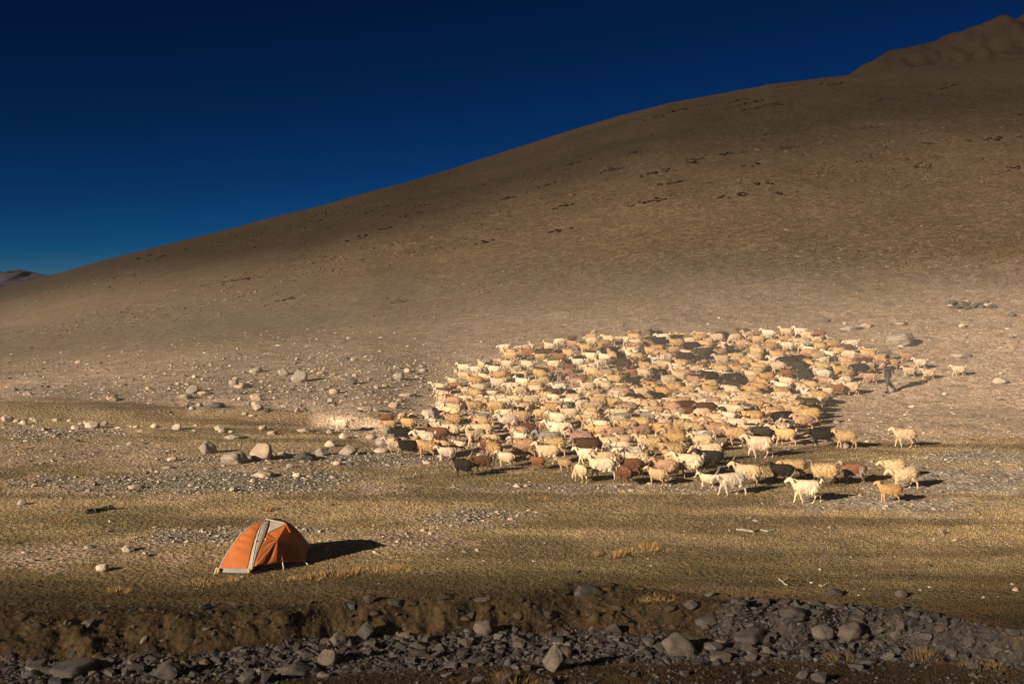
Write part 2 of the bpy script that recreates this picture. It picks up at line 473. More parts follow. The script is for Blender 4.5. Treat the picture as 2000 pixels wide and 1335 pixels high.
def build_mountain():
    """far jagged range low on the left horizon, a real massif with depth."""
    xs = np.linspace(-3600, -1350, 130); ys = np.linspace(3600, 4700, 50)
    X, Y = np.meshgrid(xs, ys)
    crest = np.interp(X, [-3600, -2600, -2100, -1800, -1720, -1640, -1560, -1500, -1350], [180, 160, 124, 96, 102, 84, 80, 66, 0])
    prof = np.clip(1 - np.abs(Y - 4050) / 480, 0, 1) ** 0.9
    rid = np.abs(fbm(X * 0.010, Y * 0.004, 5, 81)) * 2
    Z = crest * prof * (0.85 + 0.5 * (fbm(X * 0.02, Y * 0.006, 4, 82))) - 35 * rid * prof * (1 - 0.4 * prof) - 25
    V = np.stack([X, Y, Z], -1).reshape(-1, 3)
    i, j = np.meshgrid(np.arange(len(ys) - 1), np.arange(len(xs) - 1), indexing='ij'); w = len(xs)
    F = np.stack([i * w + j, i * w + j + 1, (i + 1) * w + j + 1, (i + 1) * w + j], -1).reshape(-1, 4)
    o = link('mountain', mesh_np('mountain', V, F, False), mat_plain('far_rock', (.036, .030, .050), 0.95, 0.35, 0.02))
    props(o, 'distant jagged purple mountain range on the left horizon', 'mountain', kind='structure')
build_mountain()

# ------------------------------------------------------------------ stones
def ico(sub):
    bm = bmesh.new(); bmesh.ops.create_icosphere(bm, subdivisions=sub, radius=1)
    v = np.array([x.co[:] for x in bm.verts]); f = np.array([[q.index for q in p.verts] for p in bm.faces]); bm.free()
    return v, f

def slab_mesh(name, seed, flat=0.35, npts=16):
    """angular split stone: hull of points on a squashed box-ish ball."""
    r = np.random.default_rng(seed)
    p = r.normal(size=(npts, 3)); p /= np.linalg.norm(p, axis=1)[:, None]
    p = np.sign(p) * np.abs(p) ** 0.7 * np.array([0.5, 0.36 * r.uniform(.8, 1.2), 0.5 * flat]) * r.uniform(.85, 1.1, (npts, 1))
    bm = bmesh.new()
    for q in p: bm.verts.new(q)
    ch = bmesh.ops.convex_hull(bm, input=list(bm.verts))
    bmesh.ops.delete(bm, geom=[g for g in ch['geom_interior'] if isinstance(g, bmesh.types.BMVert)], context='VERTS')
    me = bpy.data.meshes.new(name); bm.to_mesh(me); bm.free(); me.materials.append(M_STONE)
    return me

def boulder_mesh(name, seed, sub=4, flat=0.7, rough=1.0, facets=9):
    """weathered boulder: ball cut by random planes, then worn by noise; unit width, origin at its foot."""
    v, f = ico(sub)
    r = np.random.default_rng(seed)
    dirs = r.normal(size=(facets, 3)); dirs /= np.linalg.norm(dirs, axis=1)[:, None]
    for d in dirs:
        lim = r.uniform(.62, .92); s = v @ d
        v = v - np.clip(s - lim, 0, None)[:, None] * d * 0.88
    a, b, c = v.T
    dn = fbm(a * 2.1 + seed, b * 2.1 + c * 1.7, 4, seed)
    dn2 = fbm(a * 7 + c * 5, b * 7 - c * 4 + seed, 2, seed + 5)
    v = v * (1 + 0.22 * rough * dn + 0.06 * rough * dn2)[:, None]
    v = v * np.array([0.5, 0.42, 0.5 * flat])
    v[:, 2] -= v[:, 2].min() * 0.72            # a quarter sits in the ground
    me = mesh_np(name, v, f, True); me.materials.append(M_STONE)
    return me

ROUND = [boulder_mesh('boulder_shape', 100 + k, 4, f, 1.0) for k, f in enumerate([.72, .62, .8, .55, .68, .9])]
CRAG = [boulder_mesh('crag_shape', 200 + k, 4, f, 2.2, 14) for k, f in enumerate([.62, .5, .75, .42])]
SLAB = [slab_mesh('slab_shape', 300 + k, f) for k, f in enumerate([.3, .4, .5, .25, .6, .35, .45, .3, .55, .4, .7, .33])]

TONES = {'pale': (.45, .375, .29), 'tan': (.39, .30, .215), 'grey': (.29, .245, .20), 'dark': (.085, .075, .066), 'slate': (.044, .040, .0365), 'granite': (.082, .068, .056), 'green': (.15, .155, .13), 'white': (.6, .56, .5)}

def place_stone(name, mesh, px, py, wpx, tone, parent=None, hfac=1.0, rot=None, depth=1.0, tilt=0.0, jit=0.12, sink=0.0):
    g = ground_at(px, py)
    dist = math.hypot(g.y, EYE - g.z)
    w = 1.1 * wpx * dist / FPX
    # the row given is the stone's visible foot: its middle lies half a depth further back
    cy = g.y + 0.25 * w * depth; cx = g.x * cy / g.y
    z = h1(cx, cy)
    o = link(name, mesh, M_STONE, parent, (cx, cy, z - 0.06 * w - sink * w), (random.uniform(-.08, .08) + tilt * 0.3, random.uniform(-.08, .08) + tilt, rot if rot is not None else random.uniform(-.5, .5)), (w, w * depth, w * hfac))
    t = TONES[tone]; k = 1 + random.uniform(-jit, jit)
    o.color = (t[0] * k, t[1] * k, t[2] * k, 1)
    return o

# boulders that stand out: (column, foot row, width, tone, shape, height factor, label)
_b = [
    (405, 886, 34, 'grey', ROUND[0], 1.1, 'smooth round grey boulder at the left end of the boulder row'),
    (455, 905, 50, 'grey', CRAG[0], 0.95, 'large split rough boulder second from left in the boulder row'),
    (512, 898, 46, 'tan', ROUND[2], 1.0, 'hump-backed tan boulder in the middle of the boulder row'),
    (597, 900, 46, 'dark', CRAG[1], 0.9, 'dark angular flat-topped boulder with a crack in the boulder row'),
    (627, 890, 26, 'grey', ROUND[1], 1.1, 'grey rounded boulder touching the dark cracked one'),
    (683, 888, 38, 'grey', CRAG[2], 0.8, 'craggy grey boulder at the right end of the boulder row'),
    (514, 932, 42, 'tan', CRAG[1], 0.75, 'wedge-shaped tan boulder lying in front of the boulder row'),
    (266, 955, 28, 'tan', ROUND[3], 0.8, 'lone tan boulder on the stony patch left of the boulder row'),
    (460, 857, 38, 'grey', CRAG[3], 0.8, 'long flat slanting boulder behind the boulder row'),
    (596, 844, 30, 'pale', CRAG[1], 0.6, 'pale low boulder half sunk in the turf scarp'),
    (181, 836, 30, 'pale', ROUND[1], 0.85, 'largest pale boulder in the stone line at far left'),
    (14, 824, 24, 'pale', ROUND[0], 0.95, 'pale domed boulder at the left edge of the stone line'),
    (759, 847, 24, 'green', CRAG[2], 1.0, 'greenish grey angular boulder beside the front goats'),
    (794, 852, 48, 'grey', ROUND[3], 0.75, 'wide grey boulder half hidden behind the black sheep'),
    (747, 884, 31, 'pale', ROUND[4], 0.6, 'pale slab boulder lowest beside the white goat at left'),
    (749, 870, 28, 'grey', ROUND[2], 0.9, 'grey boulder just behind the pale slab at the flock edge'),
    (838, 818, 30, 'pale', ROUND[5], 1.0, 'tall pale boulder at the left of the cluster by the flock'),
    (856, 824, 30, 'grey', ROUND[0], 0.95, 'grey boulder in front within the cluster by the flock'),
    (860, 800, 26, 'pale', ROUND[2], 0.9, 'pale boulder at the back of the cluster by the flock'),
    (586, 746, 34, 'grey', ROUND[2], 0.9, 'broad grey boulder highest on the dusty slope at left'),
    (553, 733, 22, 'grey', ROUND[0], 0.95, 'small grey boulder beside the broad one high on the dusty slope'),
    (475, 758, 30, 'tan', ROUND[3], 0.8, 'tan boulder resting against a rounder grey one on the slope'),
    (455, 755, 19, 'grey', ROUND[5], 1.1, 'round grey boulder touching the tan one on the slope'),
    (690, 751, 21, 'dark', CRAG[2], 1.1, 'small dark upright boulder standing alone on the dusty slope'),
    (779, 743, 19, 'grey', ROUND[5], 1.2, 'upright striped grey boulder on the dusty slope left of the flock'),
    (796, 774, 32, 'tan', CRAG[3], 0.8, 'flat tan boulder on the dusty slope nearest the flock'),
    (715, 801, 31, 'tan', ROUND[3], 0.7, 'low tan boulder on the dusty slope above the lone goat'),
    (424, 796, 29, 'dark', CRAG[0], 0.8, 'dark rough boulder at the foot of the scree'),
    (500, 782, 24, 'tan', ROUND[0], 0.9, 'topmost boulder of the pile at the foot of the slope'),
    (501, 793, 22, 'tan', ROUND[1], 0.9, 'middle boulder of the pile at the foot of the slope'),
    (504, 802, 23, 'grey', CRAG[2], 0.8, 'lowest grey boulder of the pile at the foot of the slope'),
    (222, 783, 25, 'tan', CRAG[1], 0.9, 'tan boulder alone on the scree at far left'),
    (362, 779, 26, 'grey', CRAG[0], 0.9, 'grey jagged boulder in the scree left of the boulder pile'),
    (400, 770, 25, 'tan', CRAG[3], 0.9, 'tan flat boulder in the scree beside the jagged one'),
    (1755, 676, 54, 'grey', CRAG[0], 0.95, 'biggest boulder, standing behind the herder right of the flock'),
    (1661, 645, 40, 'grey', CRAG[3], 0.6, 'flat dark-edged boulder behind the right end of the flock'),
    (1692, 640, 26, 'tan', CRAG[1], 0.8, 'tan wedge boulder next to the flat one behind the flock'),
    (1761, 635, 28, 'grey', ROUND[3], 0.6, 'low grey boulder above the biggest boulder'),
    (1611, 629, 14, 'dark', ROUND[0], 1.0, 'small black boulder highest behind the flock'),
    (1976, 619, 15, 'dark', CRAG[2], 1.0, 'small dark boulder at the right edge below the stone wall'),
    (1879, 699, 38, 'grey', ROUND[3], 0.65, 'long grey boulder above the straggling white goat'),
    (1953, 749, 30, 'pale', ROUND[1], 0.7, 'pale boulder lying at right beyond the last goat'),
    # stream bed and bank, near
    (154, 1322, 90, 'slate', ROUND[3], 0.72, 'big smooth slate boulder at the bottom left of the stream bed'),
    (64, 1325, 40, 'slate', CRAG[1], 0.8, 'dark boulder at the bottom left corner of the stream bed'),
    (332, 1327, 56, 'slate', CRAG[2], 1.0, 'square-shouldered dark boulder near the bottom left of the stream bed'),
    (580, 1320, 64, 'slate', CRAG[1], 0.75, 'broad dark slate boulder in the stream bed below the tent'),
    (485, 1334, 34, 'slate', CRAG[0], 1.3, 'upright dark boulder at the bottom edge below the tent'),
    (661, 1261, 36, 'granite', ROUND[0], 1.0, 'grey boulder set in the bank below the tent shadow'),
    (641, 1299, 40, 'granite', ROUND[2], 1.0, 'brownish boulder in the stream bed below the bank boulder'),
    (717, 1252, 36, 'slate', CRAG[2], 1.2, 'pointed dark boulder against the bank'),
    (791, 1250, 27, 'granite', CRAG[0], 1.1, 'small speckled boulder against the bank beside the pointed one'),
    (945, 1243, 37, 'granite', ROUND[5], 1.15, 'egg-shaped granite boulder standing at the foot of the bank'),
    (817, 1268, 40, 'slate', SLAB[2], 1.4, 'tilted slate block in the stream bed under the bank'),
    (1083, 1311, 44, 'granite', CRAG[2], 1.7, 'tall rough granite boulder in the middle of the stream bed'),
    (1143, 1164, 52, 'slate', SLAB[4], 0.9, 'big leaning slate slab on top of the bank'),
    (940, 1176, 42, 'granite', SLAB[0], 0.8, 'flat pale slab on the edge of the bank'),
    (1122, 1119, 26, 'slate', SLAB[6], 0.9, 'small dark ribbed block on the turf above the bank'),
    (1321, 1281, 66, 'granite', ROUND[0], 0.95, 'large rounded granite boulder, left of the group at bottom right'),
    (1407, 1292, 50, 'granite', ROUND[3], 0.8, 'low oval granite boulder in front at bottom right'),
    (1407, 1269, 24, 'granite', SLAB[10], 2.4, 'upright granite slab standing among the boulders at bottom right'),
    (1384, 1273, 26, 'granite', CRAG[0], 1.4, 'leaning boulder beside the upright granite slab'),
    (1469, 1262, 62, 'slate', ROUND[3], 0.85, 'wide dark boulder right of the upright slab'),
    (1606, 1258, 46, 'granite', ROUND[1], 0.95, 'left one of the two brownish boulders side by side at bottom right'),
    (1660, 1260, 48, 'granite', ROUND[5], 1.0, 'right, taller one of the two brownish boulders side by side'),
    (1552, 1221, 54, 'slate', CRAG[1], 0.95, 'dark angular boulder above the brownish pair in the gravel'),
    (1381, 1228, 42, 'slate', CRAG[0], 0.9, 'dark boulder behind the large granite one at bottom right'),
    (1632, 1164, 36, 'slate', CRAG[1], 0.8, 'slate boulder in the grass edge above the gravel'),
    (1716, 1168, 36, 'slate', SLAB[3], 0.8, 'flat slate in the grass right of the slate boulder'),
    (1692, 1296, 42, 'slate', CRAG[3], 0.8, 'dark flat boulder at the near edge of the gravel'),
    (1350, 1194, 32, 'slate', CRAG[2], 0.8, 'dark boulder under the earth hummock'),
    (1897, 1268, 30, 'slate', SLAB[4], 1.0, 'dark block in the gravel at far right'),
]
for (px, py, w, tone, shape, hf, label) in _b:
    props(place_stone('boulder', shape, px, py, w, tone, hfac=hf), label, 'boulder', 'boulders strewn over the valley floor')

# smaller stones one can pick apart: pieces of the ground
_s = [(550, 888, 16, 'grey'), (647, 872, 28, 'pale'), (567, 913, 14, 'grey'), (606, 931, 14, 'grey'), (659, 908, 17, 'pale'), (580, 932, 16, 'pale'), (455, 959, 16, 'grey'), (429, 840, 22, 'pale'),
      (433, 845, 12, 'pale'), (444, 844, 10, 'pale'), (452, 845, 10, 'pale'), (513, 839, 16, 'pale'), (531, 849, 21, 'tan'), (645, 846, 18, 'grey'), (673, 857, 19, 'pale'), (699, 852, 10, 'tan'), (726, 857, 21, 'tan'),
      (786, 815, 18, 'tan'), (807, 815, 21, 'tan'), (735, 803, 19, 'grey'), (768, 796, 18, 'tan'), (763, 742, 11, 'grey'), (654, 769, 21, 'tan'), (502, 727, 18, 'grey'), (627, 731, 16, 'tan'), (549, 743, 18, 'dark'),
      (377, 768, 26, 'grey'), (495, 815, 17, 'tan'), (827, 727, 16, 'grey'), (33, 825, 12, 'pale'), (46, 828, 16, 'pale'), (64, 820, 12, 'tan'), (70, 824, 10, 'pale'), (110, 822, 18, 'pale'), (137, 823, 11, 'pale'), (168, 829, 11, 'pale'),
      (158, 829, 11, 'pale'), (147, 838, 17, 'pale'), (205, 830, 14, 'grey'), (234, 836, 16, 'pale'), (257, 834, 8, 'pale'), (266, 836, 11, 'tan'), (302, 835, 16, 'pale'), (312, 833, 9, 'dark'), (346, 839, 19, 'pale'), (380, 842, 12, 'pale'), (383, 832, 8, 'pale'),
      (396, 842, 7, 'white'), (337, 900, 20, 'tan'), (290, 761, 14, 'tan'), (44, 986, 17, 'grey'), (330, 915, 22, 'grey'), (375, 800, 10, 'pale'), (1879, 640, 14, 'pale'), (1650, 875, 20, 'grey'), (1655, 866, 14, 'grey'), (1720, 894, 9, 'white'), (1810, 896, 8, 'pale'),
      (1800, 915, 14, 'dark'), (200, 1116, 24, 'pale'), (215, 1080, 20, 'slate'), (250, 1077, 26, 'pale'), (95, 1093, 16, 'slate'), (50, 1080, 16, 'tan'), (35, 1062, 14, 'slate'), (70, 1196, 34, 'slate'), (200, 1197, 20, 'slate'), (258, 1194, 28, 'slate'),
      (320, 1196, 18, 'slate'), (687, 1187, 30, 'slate'), (771, 1182, 26, 'slate'), (980, 1109, 16, 'slate'), (890, 1073, 14, 'slate'), (1042, 1096, 9, 'white'), (1034, 972, 6, 'white'), (1001, 975, 5, 'white'), (1400, 1141, 18, 'slate'), (1775, 1133, 18, 'slate'), (1812, 1106, 12, 'granite'), (1490, 1160, 26, 'slate'), (1760, 1166, 22, 'granite'),
      (1783, 1178, 18, 'slate'), (1585, 1138, 8, 'white'), (901, 1227, 24, 'slate'), (1290, 1308, 22, 'slate'), (1195, 1248, 16, 'granite'), (10, 1075, 10, 'dark'), (30, 1180, 28, 'dark'), (1600, 1000, 8, 'dark'), (1598, 1024, 8, 'dark')]
for k, (px, py, w, tone) in enumerate(_s):
    sh = (SLAB[k % 12] if tone in ('slate', 'white', 'dark') else (ROUND[k % 6] if k % 3 else CRAG[k % 4]))
    o = place_stone('stone', sh, px, py, w, tone, hfac=0.85, rot=random.uniform(0, 6.28) if tone == 'slate' else None)
    o.parent = GROUND

for k in range(200):
    px, py = random.uniform(330, 860), random.uniform(700, 812)
    if px > 640 and py > 700 + 130 * (900 - px) / 260 + 60: continue
    w = random.choice([4, 5, 5, 6, 7, 8, 10, 13])
    tone = random.choice(['tan', 'pale', 'grey', 'tan', 'grey', 'dark'])
    o = place_stone('stone', [SLAB[k % 12], CRAG[k % 4], ROUND[k % 6]][k % 3], px, py, w, tone, hfac=0.9, rot=random.uniform(0, 6.28))
    o.parent = GROUND

def scatter_stones(pts, sizes, tones, name, flat=(.3, .7), parent=None, label=None, base=None, lean=0.15):
    """joined loose stones."""
    V0, F0 = base if base else ico(1)
    variants = []
    for k in range(14):
        r = np.random.default_rng(900 + k)
        v = V0 * (1 + r.uniform(-.32, .25, (len(V0), 1))); v[:, 1] *= r.uniform(.6, .95)
        variants.append(v * 0.5)
    n = len(pts)
    vid = rng.integers(0, 14, n); W = np.stack(variants)[vid]
    W = W * sizes[:, None, None] * np.stack([np.ones(n), np.ones(n), rng.uniform(flat[0], flat[1], n)], -1)[:, None, :]
    th = rng.uniform(0, 2 * np.pi, n); c, s = np.cos(th), np.sin(th)
    tx = rng.normal(0, lean, n)
    Wz = W[..., 2] + W[..., 0] * tx[:, None]
    X = W[..., 0] * c[:, None] - W[..., 1] * s[:, None]; Y = W[..., 0] * s[:, None] + W[..., 1] * c[:, None]
    W = np.stack([X, Y, Wz], -1) + pts[:, None, :]
    nv = len(V0)
    F = (F0[None] + (np.arange(n) * nv)[:, None, None]).reshape(-1, 3)
    C = np.repeat(tones, nv, axis=0)
    o = link(name, mesh_np(name, W.reshape(-1, 3), F, False, C), M_STUFF, parent)
    return o

V12 = ico(1)
def fan_points(n, y0, y1, half=0.50, power=2.0):
    """points over the ground in front, thinner with distance."""
    u = rng.random(n)
    if power == 2: y = 1 / (1 / y0 + u * (1 / y1 - 1 / y0))
    else: y = y0 + u * (y1 - y0)
    x = rng.uniform(-half, half, n) * y
    return x, y

# gravel over the plain and scree
x, y = fan_points(180000, 20.5, 78, 0.58)
c, st, T, rock, bed = cover(x, y)
keep = rng.random(len(x)) < (0.012 + (0.5 + 0.25 * smooth((0.05 - x / y) / .1)) * st ** 1.3) * np.clip((y - 20) / 6, 0.2, 1) * smooth((79 - y) / 22)
x, y, st = x[keep], y[keep], st[keep]
sz = np.clip(rng.lognormal(-2.85, 0.55, len(x)), .03, .30) * np.clip(y / 38, .75, 1.5)
z = height(x, y) + sz * 0.05
tone = np.array([(.38, .30, .215), (.21, .18, .145), (.10, .09, .08), (.42, .355, .275), (.28, .23, .18)])[rng.choice(5, len(x), p=[.30, .28, .20, .08, .14])] * rng.uniform(.75, 1.25, (len(x), 1))
o = scatter_stones(np.stack([x, y, z], -1), sz, tone, 'gravel', (.35, .75), base=V12)
props(o, 'loose gravel and small stones scattered over the valley floor', 'gravel', kind='stuff')
print('gravel', len(x))

# stream bed: slate stones piled on the bed
n = 60000
x = rng.uniform(-11, 11, n); y = rng.uniform(16.2, 21.2, n)
yt, yb, yn = bank_lines(x, y)
yb = bed_edge(x, y, yt, yb)
inb = (y < yb + 0.12) & (y > yn - 0.05)
inb |= (rng.random(n) < 0.10) & (y <= yn)
inb |= (rng.random(n) < 0.035) & (y < yt + .1) & (y >= yb)
x, y = x[inb], y[inb]
sz = np.clip(rng.lognormal(-2.75, 0.5, len(x)), .025, .24)
big = np.argsort(-sz)
SL = np.array([(.042, .038, .034), (.029, .027, .0255), (.055, .049, .043), (.050, .039, .030), (.078, .068, .057)])
def stone_tones(n, p=(.36, .26, .18, .14, .06)):
    return SL[rng.choice(5, n, p=p)] * rng.uniform(.75, 1.3, (n, 1))
BED = props(link('stream_bed', None), 'dry stony stream bed of dark slate along the bottom', 'stream bed', kind='structure')
pick = []
for k in big:                                  # 290 largest, kept apart
    if len(pick) >= 290: break
    pr = project(x[k], y[k], -0.8)
    if not (-20 < pr[0] < 2020 and pr[1] < 1345): continue
    if all((x[k] - x[m]) ** 2 + (y[k] - y[m]) ** 2 > (0.62 * (sz[k] + sz[m]) / 2) ** 2 for m in pick): pick.append(k)
for q, k in enumerate(pick):
    s = sz[k] * 1.25
    o = link('stone', SLAB[q % 12], M_STONE, BED, (x[k], y[k], h1(x[k], y[k]) + 0.10 * s), (rng.normal(0, .22), rng.normal(0, .22), rng.uniform(0, 6.28)), (s, s, s * rng.uniform(.8, 1.4)))
    t = stone_tones(1)[0]; o.color = (t[0], t[1], t[2], 1)
rest = np.setdiff1d(np.arange(len(x)), pick)
x, y, sz = x[rest], y[rest], sz[rest] * 0.95
o = scatter_stones(np.stack([x, y, height(x, y) + sz * 0.12], -1), sz, stone_tones(len(x)), 'pebbles', (.22, .6), BED, base=V12, lean=0.3)
o['kind'] = 'stuff'
print('bed', len(x))

# clods of turf broken off along the bank
n = 900
x = rng.uniform(-10, 10, n); y = rng.uniform(17.5, 21.5, n)
yt, yb, yn = bank_lines(x, y)
a = x / y
ok = (y < yt + .05) & (y > yb - .05) & (a < .19) & (rng.random(n) < .55 + 1.2 * fbm(x * .8, y * .8, 2, 97))
x, y = x[ok], y[ok]
sz = rng.uniform(.10, .30, len(x))
v2, f2 = ico(2)
o = scatter_stones(np.stack([x, y, height(x, y) - .012], -1), sz, lin(.034, .021, .0105) * rng.uniform(.6, 1.5, (len(x), 1)), 'bank_clods', (.3, .6), base=(v2, f2))
o.data.polygons.foreach_set('use_smooth', [True] * len(o.data.polygons))
props(o, 'crumbling brown turf clods along the stream bank', 'clods', kind='stuff')
xx = np.repeat(x, 40) + rng.normal(0, .1, len(x) * 40); yy = np.repeat(y, 40) + rng.normal(0, .08, len(x) * 40)
CLOD_BLADES = (xx, yy, np.repeat(sz, 40))

# low wall of stacked stones at far right
wall_o = ground_at(1855, 601); wall_e = ground_at(1940, 602)
root = link('stone_wall', None, None, None, wall_o)
props(root, 'low tumbled dark stone wall on the slope at far right', 'stone wall')
k_s = 0
for q in range(26):
    f = rng.uniform(0, 1); row = 0 if q < 15 else 1
    p = wall_o.lerp(wall_e, (q / 14 if row == 0 else rng.uniform(.02, .98)))
    w = rng.uniform(.3, .62)
    o = link('stone', SLAB[q % 12] if q % 4 else CRAG[q % 4], M_STONE, root, Vector((p.x - wall_o.x, p.y - wall_o.y + rng.normal(0, .1), h1(p.x, p.y) - wall_o.z + 0.08 + row * 0.2)), (rng.normal(0, .2), rng.normal(0, .2), rng.uniform(-.6, .6)), (w, w * .8, w * .9))
    t = TONES['dark'] if q % 6 else TONES['tan']
    o.color = (*t, 1)

# ------------------------------------------------------------------ grass
def blades(pts, length, width, colors, lean=0.5, name='grass', flare=None):
    n = len(pts)
    th = rng.uniform(0, 2 * np.pi, n); d = np.stack([np.cos(th), np.sin(th)], -1)
    ln = rng.uniform(.1, lean, n) * length
    la = rng.uniform(0, 2 * np.pi, n)
    tip = pts + np.stack([np.cos(la) * ln, np.sin(la) * ln, length], -1)
    if flare is not None: tip[:, :2] += flare
    a = pts.copy(); a[:, :2] -= d * width[:, None] / 2; b = pts.copy(); b[:, :2] += d * width[:, None] / 2
    V = np.stack([a, b, tip], 1).reshape(-1, 3)
    F = np.arange(3 * n).reshape(-1, 3)
    C = np.repeat(colors, 3, axis=0)
    return mesh_np(name, V, F, False, C)

x, y = fan_points(760000, 16.8, 46, 0.60)
c, st, T, rock, bed = cover(x, y)
keep = rng.random(len(x)) < T * (0.25 + 0.9 * smooth(0.5 + 2.2 * fbm(x * 2.2, y * 2.2, 3, 91)))
x, y, c = x[keep], y[keep], c[keep]
k = np.clip(y / 24, .8, 1.9)
L = rng.uniform(.018, .05, len(x)) * k ** .6
p = np.stack([x, y, height(x, y) - .004], -1)
cc = c * rng.uniform(.75, 1.65, (len(x), 1)) * np.array([1.08, 1.02, .95])
W = .009 * k * rng.uniform(.7, 1.4, len(x))
bx, by, bs = CLOD_BLADES
p = np.vstack([p, np.stack([bx, by, height(bx, by) + bs * rng.uniform(-.05, .28, len(bx))], -1)])
L = np.concatenate([L, rng.uniform(.03, .085, len(bx))]); W = np.concatenate([W, rng.uniform(.006, .011, len(bx))])
cc = np.vstack([cc, lin(.048, .031, .014) * rng.uniform(.5, 1.7, (len(bx), 1))])
o = link('turf_grass', blades(p, L, W, cc, .9, 'turf_grass'), M_GRASS)
props(o, 'short dry olive and golden turf covering the near plain', 'grass', kind='stuff')
print('blades', len(x))

def tuft_mesh(name, seed, n=220, r=.22, h=.16, tone=(.32, .205, .082)):
    g = np.random.default_rng(seed)
    rr = r * np.sqrt(g.random(n)); a = g.uniform(0, 6.28, n)
    p = np.stack([rr * np.cos(a), rr * np.sin(a) * .7, -0.02 * np.ones(n)], -1)
    L = h * g.uniform(.5, 1.15, n) * (1 - .45 * (rr / r) ** 2)
    col = np.array(tone) * g.uniform(.6, 1.35, (n, 1))
    fl = p[:, :2] * 0.45
    me = blades(p, L, .011 * g.uniform(.7, 1.4, n), col, .45, name, fl)
    me.materials.append(M_GRASS)
    return me
TUFTS = [tuft_mesh('tuft_shape', 500 + k, h=hh, r=rr) for k, (hh, rr) in enumerate([(.16, .22), (.13, .26), (.2, .2), (.11, .3)])]
TUFTS_DIM = [tuft_mesh('dim_tuft_shape', 520 + k, h=hh, r=rr, tone=(.12, .074, .033)) for k, (hh, rr) in enumerate([(.16, .22), (.13, .26), (.17, .2), (.11, .3)])]  # same grass in a darker copy: foreground dimness put into the colour
_t = [(610, 1128, 1.0, 'golden grass clump right in front of the tent door'), (650, 1124, 1.2, 'thick golden grass clump right of the tent'), (690, 1119, 1.0, 'golden grass clump in the middle of the row below the tent shadow'), (735, 1118, 1.2, 'golden grass clump below the tip of the tent shadow'), (780, 1112, 1.0, 'golden grass clump at the right end of the row below the tent shadow'), (575, 1132, .8, 'small golden grass clump at the tent corner'),
      (1205, 1086, .9, 'left clump of the golden grass patch above the bank'), (1235, 1078, 1.2, 'second clump of the golden grass patch above the bank'), (1268, 1072, 1.3, 'largest clump of the golden grass patch above the bank'), (1296, 1074, .9, 'right clump of the golden grass patch above the bank'), (1165, 1084, .7, 'thin outlying grass clump left of the golden patch'),
      (1290, 1166, 1.0, 'golden grass clump on top of the bank bulge'), (1262, 1172, .8, 'short grass clump beside the bank bulge'), (1652, 1292, 1.3, 'orange grass clump at the near edge of the gravel'), (1808, 1290, 1.6, 'big orange grass clump at bottom right'), (1905, 1304, 1.2, 'orange grass clump nearest the bottom right corner'), (1945, 1308, 1.0, 'last small orange grass clump at bottom right'), (1010, 1332, 1.5, 'orange grass clump at the bottom centre edge'), (975, 1328, 1.0, 'smaller grass clump beside the one at the bottom centre'),
      (118, 1018, 1.0, 'dark shrubby grass clump on the turf at far left'), (46, 876, .9, 'rusty grass clump on the bare patch at far left'), (1055, 974, 1.0, 'grass clump on the gravel strip below the flock'), (525, 996, 1.0, 'dark grass clump on the turf above the tent'), (390, 1140, 1.2, 'grass clump left of the tent on the terrace edge'), (230, 1154, 1.0, 'grass clump on the terrace edge at lower left'), (450, 1134, .8, 'small pale grass clump at the left tent peg')]
for q, (px, py, s, label) in enumerate(_t):
    g = ground_at(px, py)
    o = link('grass_tuft', (TUFTS_DIM if py > 1250 else TUFTS)[q % 4], M_GRASS, None, g, (0, 0, random.uniform(0, 6.28)), (s, s, s * random.uniform(.8, 1.15)))
    props(o, label, 'grass clump', 'dry grass clumps on the plain')

# scattered tall stalks and low brown cushions on the slopes: ground cover
n = 5200
x, y = fan_points(n, 70, 250, 0.50)
hz = height(x, y)
dens = smooth(0.15 + 2.6 * fbm(x * 0.035, y * 0.05, 3, 95)) * smooth((y - 70) / 20)
keep = rng.random(n) < dens
x, y = x[keep], y[keep]
cl = 2
xs = np.repeat(x, cl) + rng.normal(0, .55, len(x) * cl); ys = np.repeat(y, cl) + rng.normal(0, .2, len(x) * cl)
sz = rng.uniform(.22, .62, len(xs)) * np.clip(ys / 110, .7, 1.25)
base = cover(xs, ys)[0]
mixv = rng.random((len(xs), 1))
tone = base * np.where(mixv < .6, .68, 1.08) * np.array([1.08, .98, .88])
o = scatter_stones(np.stack([xs, ys, height(xs, ys)], -1), sz, tone, 'hillside_tufts', (.3, .5), base=V12)
props(o, 'low brown grass cushions dotting the hillside', 'ground cover', kind='stuff')
